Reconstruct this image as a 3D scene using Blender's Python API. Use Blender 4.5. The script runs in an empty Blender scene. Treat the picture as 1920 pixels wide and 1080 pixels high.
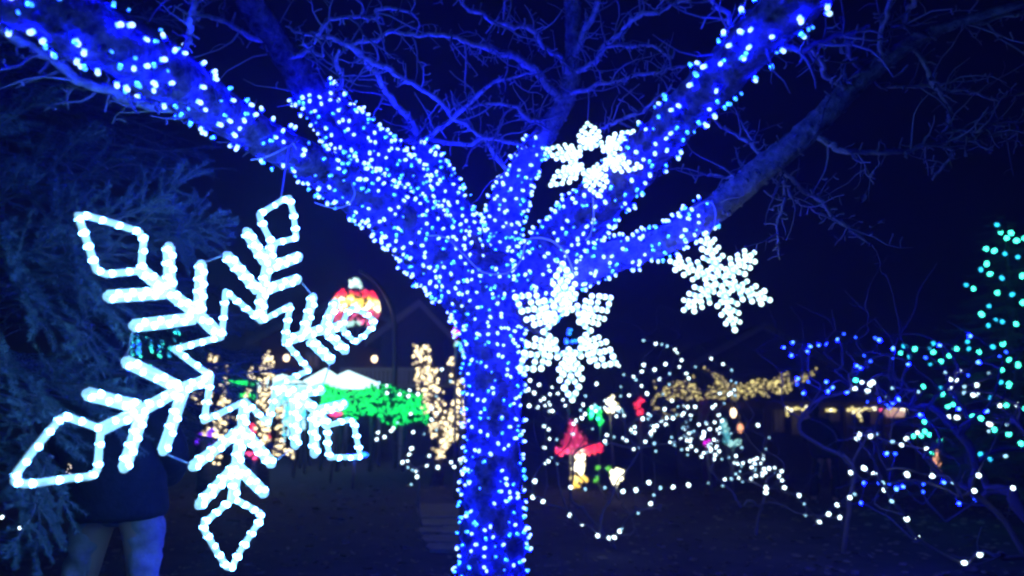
import bpy, math, random
from mathutils import Vector, Matrix, Quaternion, noise
random.seed(7)
S = bpy.context.scene
COL = S.collection

# ---------------------------------------------------------------- camera, sky, exposure
FOC, PITCH, CAMZ = 1400.0, math.atan(220/1400.0), 1.3
CP, SP = math.cos(PITCH), math.sin(PITCH)
CAM = Vector((0, 0, CAMZ))
cd = bpy.data.cameras.new('camera'); cam = bpy.data.objects.new('camera', cd); COL.objects.link(cam)
cam.location = CAM; cam.rotation_euler = (math.pi/2+PITCH, 0, 0)
cd.sensor_width = 36; cd.lens = FOC/1920*36; cd.clip_end = 400; cd.clip_start = 0.05
cd.dof.use_dof = True; cd.dof.focus_distance = 3.0; cd.dof.aperture_fstop = 1.7
S.camera = cam
w = bpy.data.worlds.new('World'); S.world = w; w.use_nodes = True
bg = w.node_tree.nodes['Background']
bg.inputs[0].default_value = (0.075, 0.04, 1.0, 1); bg.inputs[1].default_value = 0.003
S.view_settings.view_transform = 'Standard'; S.view_settings.look = 'None'
S.view_settings.exposure = 0; S.view_settings.gamma = 1
S.render.engine = 'CYCLES'
S.cycles.max_bounces = 4; S.cycles.diffuse_bounces = 2; S.cycles.glossy_bounces = 2; S.cycles.transmission_bounces = 2
S.cycles.caustics_reflective = False; S.cycles.caustics_refractive = False
S.cycles.sample_clamp_indirect = 3.0
S.cycles.pixel_filter_type = 'BLACKMAN_HARRIS'; S.cycles.filter_width = 2.4

def c2w(x, u, f): return CAM+Vector((x, f*CP-u*SP, f*SP+u*CP))
def W(px, py, Y):
    """point at world distance Y in front of the photographer, seen in the photograph's direction px, py"""
    a = (px-960)/FOC; u = (540-py)/FOC; t = Y/(CP-u*SP)
    return c2w(a*t, u*t, t)
def M(r, Y): return r*Y/FOC*1.01
def gz(x, y):                                             # lie of the land
    def ss(a, b, v):
        v = max(0, min(1, (v-a)/(b-a))); return v*v*(3-2*v)
    return -1.0*ss(9, 24, y)*ss(0, 6, x)+.05*noise.noise(Vector((x*.3, y*.3, 0)))

# ---------------------------------------------------------------- materials
MATS = {}
def mat(name, col, rough=.8, emit=None, strength=0, noise_scale=None, col2=None, bump=0, spec=.3, coord='Object', metal=0):
    m = bpy.data.materials.new(name); m.use_nodes = True; nt = m.node_tree; b = nt.nodes['Principled BSDF']
    b.inputs['Base Color'].default_value = (*col, 1); b.inputs['Roughness'].default_value = rough
    b.inputs['Specular IOR Level'].default_value = spec; b.inputs['Metallic'].default_value = metal
    if emit:
        b.inputs['Emission Color'].default_value = (*emit, 1); b.inputs['Emission Strength'].default_value = strength
    if noise_scale:
        tc = nt.nodes.new('ShaderNodeTexCoord'); n = nt.nodes.new('ShaderNodeTexNoise')
        n.inputs['Scale'].default_value = noise_scale; n.inputs['Detail'].default_value = 6; n.inputs['Roughness'].default_value = .65
        nt.links.new(tc.outputs[coord], n.inputs['Vector'])
        if col2:
            r = nt.nodes.new('ShaderNodeValToRGB'); r.color_ramp.elements[0].position = .35; r.color_ramp.elements[1].position = .68
            r.color_ramp.elements[0].color = (*col, 1); r.color_ramp.elements[1].color = (*col2, 1)
            nt.links.new(n.outputs['Fac'], r.inputs['Fac']); nt.links.new(r.outputs['Color'], b.inputs['Base Color'])
        if bump:
            bp = nt.nodes.new('ShaderNodeBump'); bp.inputs['Strength'].default_value = bump; bp.inputs['Distance'].default_value = .02
            nt.links.new(n.outputs['Fac'], bp.inputs['Height']); nt.links.new(bp.outputs['Normal'], b.inputs['Normal'])
    MATS[name] = m; return m
def glow(name, col, strength, dim=None, scale=0):
    """a light source, or cloth given its own glow; with dim the glow varies over the piece as light inside a plastic tube does"""
    m = bpy.data.materials.new(name); m.use_nodes = True; nt = m.node_tree; b = nt.nodes['Principled BSDF']
    b.inputs['Base Color'].default_value = (.6, .6, .6, 1); b.inputs['Roughness'].default_value = .3
    b.inputs['Emission Color'].default_value = (*col, 1); b.inputs['Emission Strength'].default_value = strength
    if dim is not None:
        tc = nt.nodes.new('ShaderNodeTexCoord'); n = nt.nodes.new('ShaderNodeTexNoise'); n.inputs['Scale'].default_value = scale
        mr = nt.nodes.new('ShaderNodeMapRange'); mr.inputs[1].default_value = .35; mr.inputs[2].default_value = .65
        mr.inputs[3].default_value = strength*dim; mr.inputs[4].default_value = strength
        nt.links.new(tc.outputs['Object'], n.inputs['Vector']); nt.links.new(n.outputs['Fac'], mr.inputs[0]); nt.links.new(mr.outputs[0], b.inputs['Emission Strength'])
    MATS[name] = m; return m
mat('bark', (.02, .017, .017), .95, noise_scale=26, col2=(.13, .115, .115), bump=1.0, spec=.1)
mat('bark_grey', (.14, .13, .125), .9, noise_scale=30, col2=(.34, .32, .30), bump=.9)
mat('bark_lichen_lit', (.055, .05, .05), .9, noise_scale=24, col2=(.26, .25, .25), bump=1.0)
mat('twig_bark', (.13, .12, .11), .9); mat('shrub_bark', (.16, .15, .16), .9)
mat('pole_paint', (.03, .04, .03), .6)
mat('needle', (.045, .085, .085), .6, noise_scale=9, col2=(.09, .15, .15))
mat('needle_dark', (.035, .06, .06), .7)
mat('soil', (.020, .019, .028), .95, noise_scale=2.2, col2=(.05, .048, .062), bump=.6)  # blue tint stands in for the blue veil of light over the ground
mat('lawn', (.015, .03, .01), .95, noise_scale=14, col2=(.03, .05, .02), bump=.6)
mat('dry_leaf', (.12, .10, .08), .8, noise_scale=60, col2=(.26, .22, .17))
mat('paving_lit', (.20, .19, .17), .9, noise_scale=7, col2=(.34, .32, .28), bump=.4)
mat('wire', (.55, .56, .6), .4)
mat('green_wire', (.03, .07, .04), .5)
mat('socket', (.02, .05, .03), .5)
mat('shingle', (.06, .06, .07), .85, noise_scale=12, col2=(.11, .11, .12), bump=.5)
mat('siding', (.05, .05, .06), .8, noise_scale=5, col2=(.07, .07, .08))
mat('brick', (.10, .04, .03), .9, noise_scale=30, col2=(.15, .07, .05), bump=.5)
mat('trim', (.28, .28, .28), .6, noise_scale=9, col2=(.35, .35, .34))
mat('dark_wood', (.05, .04, .03), .8, noise_scale=8, col2=(.09, .07, .05))
mat('curtain', (.30, .25, .17), .8, noise_scale=6, col2=(.38, .32, .22))
mat('glass', (.02, .02, .03), .1, spec=.6)
mat('denim', (.20, .19, .18), .85, noise_scale=7, col2=(.46, .44, .42), bump=.5)
mat('coat', (.006, .006, .008), .9, noise_scale=14, col2=(.016, .016, .02), bump=.5)
mat('skin', (.45, .28, .2), .6); mat('hair', (.02, .014, .01), .7); mat('shoe', (.02, .02, .02), .6)
mat('metal', (.35, .35, .36), .4, metal=.7)
glow('blue_led', (.0003, .001, 1.0), 950); glow('blue_led_dim', (.001, .01, 1.0), 260); glow('blue_led_weak', (.01, .05, 1.0), 9)
glow('led_tip', (.40, .68, 1.0), 2.2); glow('led_tip_dim', (.05, .42, 1.0), 1.8)
glow('far_blue', (.09, .30, 1.0), 4.5)
glow('ice_led', (.11, .42, 1.0), 46); glow('rope_ice', (.30, .70, 1.0), 1.25, .8, 26)
glow('rope_bright', (.36, .85, .90), 1.05, .8, 60); glow('ice_led_small', (.68, 1.0, .93), 2.0)
glow('white_led', (.66, .90, 1.0), 5); glow('white_led_dim', (.36, .75, .95), 2)
glow('green_led', (.05, 1.0, .68), 7); glow('teal_led', (.02, .50, .85), 3.2)
glow('green_net_led', (.0, .85, .10), 1.7); glow('green_net_dim', (.0, .40, .08), 1.0)
glow('gold_led', (1.0, .82, .46), 2.6); glow('gold_led_dim', (.85, .66, .33), 1.15)
glow('amber_led', (.95, .80, .28), 1.5); glow('amber_led_dim', (.55, .42, .14), 1.0)
glow('red_led', (1.0, .02, .06), 1.9); glow('red_glow', (.75, .015, .09), .8, .4, 8)
glow('yellow_led', (1.0, .66, .08), 1.6); glow('cream_led', (1.0, .95, .66), 4)
glow('purple_led', (.16, .0, 1.0), 1.9); glow('magenta_led', (.9, .0, .85), 1.6); glow('pink_led', (1.0, .08, .30), 1.8)
glow('lime_led', (.10, .62, .0), 1.0); glow('aqua_glow', (.10, .62, .72), .62, .7, 10); glow('silver_led', (.5, .95, .85), 1.0)
glow('lamp_glow', (1.0, .72, .45), 5); glow('orange_glow', (1.0, .42, .22), 2.0)
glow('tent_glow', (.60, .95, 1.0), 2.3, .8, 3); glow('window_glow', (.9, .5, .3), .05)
glow('awning_glow', (.75, .36, .34), .75, .6, 4)
mat('purple_tint', (.10, .03, .16), .8, noise_scale=12, col2=(.16, .05, .25))  # purple light put into the trunk's colour; also core of light figures

# ---------------------------------------------------------------- mesh helpers
class MB:
    def __init__(s): s.v = []; s.f = []; s.m = []
    def add(s, vs, fs, mi=0):
        o = len(s.v); s.v += [tuple(v) for v in vs]; s.f += [tuple(i+o for i in f) for f in fs]; s.m += [mi]*len(fs)
    def tube(s, pts, rads, seg=8, mi=0, rough=0, cap=True):
        pts = [Vector(p) for p in pts]; n = len(pts)
        if n < 2: return
        t = (pts[1]-pts[0]).normalized(); up = Vector((0, 0, 1)) if abs(t.z) < .9 else Vector((1, 0, 0))
        x = t.cross(up).normalized(); vs = []; fs = []
        for i in range(n):
            t2 = (pts[min(i+1, n-1)]-pts[max(i-1, 0)])
            if t2.length > 1e-9: t2.normalize()
            else: t2 = t
            x = (x-t2*x.dot(t2)); x = x.normalized() if x.length > 1e-6 else t2.orthogonal().normalized()
            y = t2.cross(x); r = rads[i] if hasattr(rads, '__len__') else rads
            for k in range(seg):
                a = 2*math.pi*k/seg; d = x*math.cos(a)+y*math.sin(a); rr = r
                if rough: rr *= 1+rough*noise.noise((pts[i]+d*r)*(1.1/max(r, .02)))+rough*.6*noise.noise((pts[i]+d*r)*40)
                vs.append(pts[i]+d*rr)
        for i in range(n-1):
            for k in range(seg):
                a = i*seg+k; b = i*seg+(k+1) % seg; fs.append((a, b, b+seg, a+seg))
        if cap: fs.append(tuple(range(seg-1, -1, -1))); fs.append(tuple((n-1)*seg+k for k in range(seg)))
        s.add(vs, fs, mi)
    def blob(s, c, r, seg=8, rings=5, mi=0, R=None):
        c = Vector(c); r = Vector(r) if hasattr(r, '__len__') else Vector((r, r, r)); vs = []; fs = []
        def T(p):
            p = Vector((p[0]*r.x, p[1]*r.y, p[2]*r.z)); return c+(R @ p if R else p)
        vs.append(T((0, 0, -1)))
        for i in range(1, rings):
            ph = -math.pi/2+math.pi*i/rings
            for k in range(seg):
                a = 2*math.pi*k/seg; vs.append(T((math.cos(ph)*math.cos(a), math.cos(ph)*math.sin(a), math.sin(ph))))
        vs.append(T((0, 0, 1))); L = len(vs)-1
        for k in range(seg):
            k2 = (k+1) % seg; fs.append((0, 1+k2, 1+k)); fs.append((L, L-seg+k, L-seg+k2))
            for i in range(rings-2): a = 1+i*seg; fs.append((a+k, a+k2, a+seg+k2, a+seg+k))
        s.add(vs, fs, mi)
    def octa(s, c, r, mi=0):
        c = Vector(c); d = [Vector(p)*r for p in ((1, 0, 0), (0, 1, 0), (-1, 0, 0), (0, -1, 0), (0, 0, 1), (0, 0, -1))]
        s.add([c+p for p in d], [(0, 1, 4), (1, 2, 4), (2, 3, 4), (3, 0, 4), (1, 0, 5), (2, 1, 5), (3, 2, 5), (0, 3, 5)], mi)
    def box(s, c, h, R=None, mi=0):
        c = Vector(c); vs = []
        for z in (-1, 1):
            for x, y in ((-1, -1), (1, -1), (1, 1), (-1, 1)):
                p = Vector((x*h[0], y*h[1], z*h[2])); vs.append(c+(R @ p if R else p))
        s.add(vs, [(3, 2, 1, 0), (4, 5, 6, 7), (0, 1, 5, 4), (1, 2, 6, 5), (2, 3, 7, 6), (3, 0, 4, 7)], mi)
    def prism(s, poly, d, mi=0):
        """polygon of points extruded by the vector d"""
        n = len(poly); d = Vector(d); vs = [Vector(p) for p in poly]+[Vector(p)+d for p in poly]
        s.add(vs, [tuple(range(n-1, -1, -1)), tuple(range(n, 2*n))]+[(i, (i+1) % n, n+(i+1) % n, n+i) for i in range(n)], mi)
    def mesh(s, name, mats, smooth=True, off=(0, 0, 0)):
        me = bpy.data.meshes.new(name); o = Vector(off)
        me.from_pydata([tuple(Vector(v)-o) for v in s.v], [], s.f)
        for m in (mats if isinstance(mats, (list, tuple)) else [mats]): me.materials.append(MATS[m])
        if any(s.m): me.polygons.foreach_set('material_index', s.m)
        if smooth: me.polygons.foreach_set('use_smooth', [True]*len(s.f))
        me.update(); return me
    def build(s, name, mats, parent=None, smooth=True, kind=None, at=None):
        """parent: its mesh is written relative to the root's place"""
        off = at if at is not None else (rootpos(parent) if parent else Vector((0, 0, 0)))
        o = bpy.data.objects.new(name, s.mesh(name, mats, smooth, off)); COL.objects.link(o)
        if parent: o.parent = parent; o.location = Vector(off)-rootpos(parent)
        elif at is not None: o.location = at
        if kind: o['kind'] = kind
        return o
def rootpos(o):
    p = Vector((0, 0, 0))
    while o: p += o.location; o = o.parent
    return p
def tag(o, label, cat, group=None):
    o['label'] = label; o['category'] = cat
    if group: o['group'] = group
    return o
def thing(name, label, cat, loc, group=None):
    o = bpy.data.objects.new(name, None); COL.objects.link(o); o.location = loc; o.empty_display_size = .1
    return tag(o, label, cat, group)
def inst(name, me, parent, pos, rot=None, sc=1):
    o = bpy.data.objects.new(name, me); COL.objects.link(o); o.parent = parent
    o.location = Vector(pos)-rootpos(parent)
    if rot is not None: o.rotation_mode = 'QUATERNION'; o.rotation_quaternion = rot
    o.scale = (sc, sc, sc) if not hasattr(sc, '__len__') else sc
    return o
def cr(P, n=6):
    """Catmull-Rom through points given as tuples of floats"""
    out = []; Q = [P[0]]+list(P)+[P[-1]]
    for i in range(1, len(Q)-2):
        for k in range(n):
            t = k/n; out.append(tuple(.5*((2*b)+(-a+c)*t+(2*a-5*b+4*c-d)*t*t+(-a+3*b-3*c+d)*t**3) for a, b, c, d in zip(Q[i-1], Q[i], Q[i+1], Q[i+2])))
    out.append(tuple(P[-1])); return out
def limb_path(L, n=6):
    """(px, py, Y, radius px) -> points and radii"""
    P = []
    for a in L:
        p = W(a[0], a[1], a[2]); P.append((p.x, p.y, p.z, M(a[3], a[2])))
    s = cr(P, n); return [Vector(q[:3]) for q in s], [max(.0015, q[3]) for q in s]
def rnd(a, b): return random.uniform(a, b)
def rdir():
    while 1:
        v = Vector((rnd(-1, 1), rnd(-1, 1), rnd(-1, 1)))
        if .05 < v.length < 1: return v.normalized()

# ---------------------------------------------------------------- the ground
def ground():
    m = MB(); xs = [-80, -40, -25]+[-16+i*.8 for i in range(44)]+[25, 40, 80]; ys = [-12, -4]+[i*.8 for i in range(0, 42)]+[40, 60, 90]
    vs = []
    for y in ys:
        for x in xs: vs.append((x, y, gz(x, y)))
    n = len(xs); m.add(vs, [(j*n+i, j*n+i+1, (j+1)*n+i+1, (j+1)*n+i) for j in range(len(ys)-1) for i in range(n-1)])
    m.build('ground', 'soil', kind='structure')
    random.seed(3); g = MB()
    for i in range(2600):                                 # fallen leaves and crumbs on the bed
        Y = 4.5+8*random.random()**1.3; x = rnd(-.75, .75)*Y; s = rnd(.014, .042)*(1+.05*Y); z = gz(x, Y)+.008+rnd(0, .012)
        R = Matrix.Rotation(rnd(0, 6.3), 3, 'Z') @ Matrix.Rotation(rnd(-.6, .6), 3, 'X')
        pts = [R @ Vector(p)*s for p in ((-1, 0, 0), (-.3, -.55, .15), (.5, -.4, .1), (1, 0, .25), (.4, .45, .1), (-.3, .5, .2))]
        c = Vector((x, Y, z)); g.add([c+p for p in pts], [(0, 1, 2, 3), (0, 3, 4, 5)])
    o = g.build('fallen_leaf_litter', 'dry_leaf', smooth=False, kind='stuff'); tag(o, 'dry brown leaves scattered over the dark soil', 'leaf litter')
    # flagstones of a path, made pale to put in a patch of light
    p = MB()
    k = 0
    path = None
    for (x0, x1, y0, y1) in ((792, 862, 934, 958), (800, 872, 962, 972), (796, 834, 976, 984), (838, 880, 974, 985), (806, 880, 989, 1000), (816, 880, 1003, 1014)):
        Ya = (CAMZ)*FOC/(y0-760)*.97; Yb = CAMZ*FOC/(y1-760)*.97
        def G(px, Y): return Vector(((px-960)/FOC*Y*1.02, Y, gz((px-960)/FOC*Y, Y)-.02))
        m = MB(); a, b, c, d = G(x0+rnd(-4, 4), Yb), G(x1, Yb), G(x1, Ya), G(x0+rnd(-3, 6), Ya)
        m.prism([a, b, b.lerp(c, .5)+Vector((.03, 0, 0)), c, d, a.lerp(d, .5)-Vector((.03, 0, 0))], (0, 0, .05))
        if path is None:
            path = MB(); q = [G(770, 6.4), G(905, 6.4), G(905, 11), G(770, 11)]
            for v in q: v.z += .016
            path.add(q, [(0, 1, 2, 3)]); path = path.build('path', 'soil', kind='structure')
        m.build('lit_flagstone', 'paving_lit', path, smooth=False)
ground()

# ---------------------------------------------------------------- bulbs of every sort (shared meshes)
def bulb_mesh(name, mt, r=.0062, L=.0125, seg=6):
    m = MB(); R = None
    m.blob((0, 0, L*.55), (r, r, L), seg, 5, 0); m.tube([(0, 0, -L*.9), (0, 0, -L*.25)], r*.62, 5, 1)
    return m.mesh(name, [mt, 'socket'])
def led_mesh(name, tip, body, r, L):
    """an LED: the clear lens glows nearly white, the coloured skirt round its base throws the blue light"""
    m = MB(); m.blob((0, 0, L*.75), (r, r, L*.9), 7, 6, 0); m.tube([(0, 0, -L*.35), (0, 0, L*.1)], [r*.9, r*.80], 7, 1); m.tube([(0, 0, -L*1.1), (0, 0, -L*.35)], r*.55, 5, 2)
    return m.mesh(name, [tip, body, 'socket'])
BL = [led_mesh('blue_bulb', 'led_tip', 'blue_led', .0074, .0094), led_mesh('blue_bulb_dim', 'led_tip_dim', 'blue_led_dim', .0062, .008), led_mesh('blue_bulb_weak', 'led_tip_dim', 'blue_led_weak', .0042, .005)]
def qz(n): return Vector((0, 0, 1)).rotation_difference(n)
def wrap(label, path, rads, i0, i1, pitch, ds, name='light_string', group='blue light strings wrapped round the bare tree', off=.012, jit=.45, cap=300):
    """a string wound round a limb: one cord and its bulbs"""
    # arc-length table
    P = path; acc = [0]
    for i in range(1, len(P)): acc.append(acc[-1]+(P[i]-P[i-1]).length)
    def at(s):
        for i in range(1, len(P)):
            if acc[i] >= s: break
        t = (s-acc[i-1])/max(1e-6, acc[i]-acc[i-1]); return P[i-1].lerp(P[i], t), (P[i]-P[i-1]).normalized(), rads[i-1]*(1-t)+rads[i]*t
    s = acc[i0]; end = acc[i1]; root = thing(name, label, 'string lights', P[i0], group)
    ang = rnd(0, 6.28); cord = []; bul = []
    while s < end:
        c, t, r = at(s); x = t.cross(Vector((.13, -1, .21))).normalized(); y = t.cross(x)
        ja = ang+rnd(-jit, jit)*ds/r*1.6+.12*noise.noise(Vector((s*9, ang, 0))); c2, _, _ = at(min(end, max(acc[i0], s+rnd(-jit, jit)*pitch*1.7)))
        n = x*math.cos(ja)+y*math.sin(ja); rs = r*(1+.17*noise.noise((c2+n*r)*(1.1/max(r, .02)))+.102*noise.noise((c2+n*r)*40)); p = c2+n*(rs+.003); cord.append(p)
        if n.dot((CAM-p).normalized()) > -.30: bul.append((p+n*.004, n))
        da = ds*random.choice((.35, .8, 1.0, 1.3, 1.55))/max(r, .01); ang += da; s += pitch*da/(2*math.pi)
    m = MB(); q = [tuple(c) for c in cord]
    if len(q) > 3: m.tube([Vector(a) for a in q], .0017, 3, cap=False)
    m.build('cord', 'green_wire', root)
    if len(bul) > cap: random.shuffle(bul); bul = bul[:cap]
    for p, n in bul:
        d = (n+rdir()*.75).normalized(); me = BL[0] if random.random() < .62 else (BL[1] if random.random() < .75 else BL[2])
        inst('bulb', me, root, p+d*.008, qz(d), rnd(.85, 1.15))
    return len(bul)

# ---------------------------------------------------------------- the bare tree
random.seed(11)
TRUNK = [(930, 1292, 3.5, 100), (926, 1230, 3.5, 74), (924, 1120, 3.5, 60), (922, 980, 3.5, 55), (924, 860, 3.5, 51), (926, 750, 3.5, 50), (926, 650, 3.5, 55), (916, 580, 3.5, 68), (908, 520, 3.5, 74), (908, 480, 3.5, 60)]
LA = [(900, 560, 3.5, 62), (830, 480, 3.4, 64), (760, 418, 3.28, 56), (680, 362, 3.12, 47), (600, 314, 2.95, 39), (500, 262, 2.7, 37), (400, 200, 2.45, 46), (300, 132, 2.2, 56), (200, 74, 2.0, 62), (80, 10, 1.82, 68), (-60, -60, 1.68, 72)]
LB = [(885, 520, 3.5, 58), (800, 405, 3.47, 56), (720, 318, 3.4, 54), (650, 244, 3.3, 46), (590, 180, 3.2, 37), (540, 110, 3.05, 28), (490, 40, 2.9, 28), (440, -40, 2.75, 28), (400, -110, 2.65, 26)]
LC = [(890, 500, 3.42, 44), (858, 415, 3.42, 36), (826, 340, 3.42, 27), (800, 284, 3.45, 19), (788, 262, 3.5, 12), (760, 220, 3.5, 9)]
LD = [(930, 540, 3.62, 40), (936, 450, 3.66, 36), (956, 372, 3.66, 32), (990, 300, 3.62, 25), (1030, 240, 3.56, 21), (1062, 180, 3.5, 19), (1076, 100, 3.4, 18), (1074, 20, 3.3, 17), (1064, -70, 3.2, 15)]
LE = [(975, 590, 3.46, 52), (1035, 480, 3.34, 50), (1095, 405, 3.15, 46), (1170, 332, 2.95, 43), (1245, 250, 2.7, 41), (1325, 168, 2.45, 44), (1400, 90, 2.25, 48), (1470, 20, 2.08, 52), (1560, -70, 1.9, 56)]
LF = [(985, 610, 3.48, 46), (1040, 525, 3.42, 42), (1110, 492, 3.3, 34), (1190, 470, 3.2, 28), (1262, 442, 3.1, 26), (1322, 402, 3.0, 26), (1360, 378, 2.96, 27), (1413, 331, 2.88, 26), (1480, 276, 2.8, 24), (1535, 226, 2.74, 23), (1591, 171, 2.68, 20), (1658, 116, 2.62, 17), (1724, 72, 2.56, 14), (1791, 44, 2.5, 11), (1920, 6, 2.4, 8), (2060, -34, 2.3, 5)]
SIDE = [  # bare secondary branches: limb it grows from, points
 ('C', [(790, 272, 3.5, 6), (850, 218, 3.4, 6), (890, 183, 3.3, 6), (923, 156, 3.25, 5), (973, 143, 3.2, 4), (1010, 136, 3.15, 2)]),
 ('D', [(960, 325, 3.62, 6), (903, 257, 3.5, 5), (857, 217, 3.4, 6), (807, 177, 3.3, 6), (757, 150, 3.2, 7), (723, 128, 3.15, 8), (680, 108, 3.1, 8), (653, 90, 3.05, 8), (623, 74, 3, 7), (573, 60, 2.9, 5), (540, 46, 2.9, 3)]),
 ('B', [(653, 92, 3.05, 5), (687, 77, 3.0, 6), (727, 62, 3, 6), (773, 63, 3, 6), (857, 70, 3, 6), (907, 87, 3.1, 9), (973, 113, 3.2, 11), (1023, 153, 3.4, 11), (1056, 190, 3.5, 12)]),
 ('C', [(790, 262, 3.5, 10), (747, 207, 3.4, 9), (723, 167, 3.3, 8), (700, 133, 3.2, 8), (676, 104, 3.1, 6)]),
 ('B', [(560, 112, 3.1, 7), (600, 60, 2.9, 6), (627, 30, 2.9, 5), (700, 35, 2.9, 5), (713, 17, 2.8, 5), (757, 17, 2.8, 4), (785, 27, 2.8, 2)]),
 ('D', [(1070, 140, 3.45, 8), (1050, 110, 3.3, 7), (1013, 80, 3.2, 7), (993, 57, 3.1, 8), (947, 47, 3.0, 7), (907, 27, 2.9, 7), (873, 10, 2.8, 6), (840, -20, 2.8, 5)]),
 ('C', [(740, 262, 3.5, 5), (807, 266, 3.5, 6), (907, 262, 3.5, 6), (960, 267, 3.5, 5), (1000, 282, 3.55, 6)]),
 ('D', [(1036, 238, 3.55, 9), (1016, 226, 3.5, 7), (987, 223, 3.4, 6), (960, 200, 3.4, 5), (913, 195, 3.35, 4), (880, 207, 3.3, 3)]),
 ('D', [(1062, 178, 3.5, 9), (1103, 167, 3.4, 6), (1160, 147, 3.3, 5), (1227, 133, 3.2, 5), (1277, 127, 3.1, 4), (1300, 118, 3.1, 2)]),
 ('D', [(1076, 132, 3.45, 9), (1103, 127, 3.35, 8), (1135, 92, 3.25, 7), (1160, 67, 3.15, 7), (1193, 33, 3.0, 7), (1260, 10, 2.9, 5), (1320, -12, 2.8, 4)]),
 ('D', [(1122, 104, 3.3, 5), (1160, 90, 3.2, 4), (1233, 90, 3.1, 4), (1262, 113, 3.1, 2)]),
 ('E', [(1120, 250, 3.4, 4), (1147, 237, 3.3, 5), (1200, 213, 3.2, 5), (1227, 187, 3.1, 4), (1262, 158, 3.0, 3)]),
 ('D', [(1062, 170, 3.5, 12), (1072, 110, 3.4, 10), (1110, 40, 3.2, 9), (1125, -30, 3.1, 8)]),
 ('F', [(1529, 240, 2.74, 9), (1560, 270, 2.72, 8), (1591, 280, 2.7, 8), (1658, 282, 2.7, 7), (1724, 276, 2.7, 7), (1813, 262, 2.7, 6), (1920, 249, 2.7, 5), (2000, 240, 2.7, 3)]),
 ('F', [(1758, 272, 2.7, 5), (1782, 253, 2.7, 5), (1836, 240, 2.65, 4), (1930, 216, 2.6, 3)]),
 ('F', [(1745, 275, 2.7, 4), (1790, 290, 2.75, 4), (1760, 318, 2.8, 3), (1745, 335, 2.8, 2)]),
 ('F', [(1772, 262, 2.7, 4), (1778, 235, 2.7, 5), (1780, 204, 2.7, 6), (1756, 160, 2.65, 7), (1742, 124, 2.62, 6), (1700, 96, 2.6, 6)]),
 ('F', [(1640, 128, 2.65, 5), (1658, 166, 2.7, 4), (1740, 158, 2.7, 4), (1813, 173, 2.7, 4), (1870, 182, 2.7, 3), (1930, 178, 2.7, 3)]),
 ('F', [(1457, 296, 2.83, 7), (1467, 324, 2.85, 7), (1516, 356, 2.9, 6), (1556, 400, 2.9, 6), (1600, 436, 2.95, 5), (1627, 460, 3, 3), (1640, 470, 3, 2)]),
 ('F', [(1462, 322, 2.86, 5), (1480, 358, 2.9, 4), (1529, 396, 2.95, 3), (1570, 420, 2.95, 2)]),
 ('F', [(1462, 322, 2.86, 5), (1466, 360, 2.88, 4), (1461, 400, 2.88, 4), (1462, 430, 2.88, 3), (1459, 486, 2.9, 2)]),
 ('F', [(1440, 306, 2.85, 7), (1418, 284, 2.85, 6), (1391, 264, 2.9, 5), (1360, 240, 2.9, 4), (1330, 222, 2.9, 2)]),
 ('F', [(1421, 286, 2.85, 4), (1398, 250, 2.85, 3), (1378, 213, 2.85, 2)]),
 ('F', [(1591, 172, 2.68, 8), (1570, 150, 2.6, 8), (1549, 140, 2.55, 8), (1542, 124, 2.5, 7), (1511, 89, 2.45, 6), (1480, 100, 2.4, 4)]),
 ('F', [(1622, 140, 2.65, 7), (1600, 112, 2.6, 7), (1592, 78, 2.55, 7), (1560, 80, 2.5, 4), (1529, 86, 2.45, 3)]),
 ('F', [(1648, 120, 2.62, 8), (1645, 70, 2.5, 7), (1662, 20, 2.4, 7), (1668, -40, 2.3, 6)]),
 ('F', [(1724, 72, 2.56, 9), (1700, 40, 2.5, 8), (1712, 0, 2.4, 8), (1730, -40, 2.3, 7)]),
 ('F', [(1790, 44, 2.5, 8), (1850, 40, 2.5, 7), (1930, 20, 2.45, 6)]),
 ('F', [(1609, 282, 2.7, 3), (1620, 318, 2.7, 2), (1632, 352, 2.7, 1.5)]),
 ('F', [(1430, 320, 2.87, 5), (1390, 322, 2.9, 4), (1340, 330, 2.95, 3), (1310, 326, 3, 2)]),
 ('A', [(400, 215, 2.45, 12), (300, 205, 2.3, 14), (220, 170, 2.2, 14), (140, 145, 2.1, 14), (60, 90, 2.0, 15), (-30, 30, 1.9, 15)]),
 ('A', [(330, 110, 2.2, 10), (360, 60, 2.2, 8), (350, 20, 2.1, 8), (370, -40, 2.1, 7)]),
 ('B', [(520, 80, 3.0, 9), (470, 70, 2.9, 8), (420, 40, 2.8, 7), (380, 30, 2.8, 5), (330, 10, 2.8, 4)]),
 ('B', [(540, 105, 3.0, 8), (580, 98, 3.0, 8), (606, 102, 3.0, 4)]),
 ('B', [(610, 190, 3.2, 7), (640, 150, 3.1, 6), (632, 118, 3.05, 6), (640, 100, 3, 3)]),
 ('E', [(1380, 110, 2.3, 8), (1370, 40, 2.25, 7), (1330, -10, 2.2, 6)]),
 ('E', [(1440, 70, 2.2, 9), (1500, 90, 2.2, 8), (1560, 70, 2.2, 7), (1620, 50, 2.2, 5)]),
]
root = thing('bare_tree', 'large leafless tree wound with blue lights, thick forking trunk in the middle', 'tree', (W(926, 1280, 3.5).x, W(926, 1280, 3.5).y, 0))
PATH = {}
tp, tr = limb_path(TRUNK, 10)
tp = [Vector((p.x, p.y, max(-.05, p.z))) for p in tp]
m = MB(); m.tube(tp, tr, 22, rough=.16)
for k in range(6):                                         # root flare
    a = k*1.05+.3; d = Vector((math.cos(a), math.sin(a), 0)); b = root.location
    m.tube([b+d*.08+Vector((0, 0, .35)), b+d*.2+Vector((0, 0, .12)), b+d*.38+Vector((0, 0, .03)), b+d*.6-Vector((0, 0, .03))], [.08, .075, .05, .02], 8, rough=.2)
m.build('trunk', 'bark', root)
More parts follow.
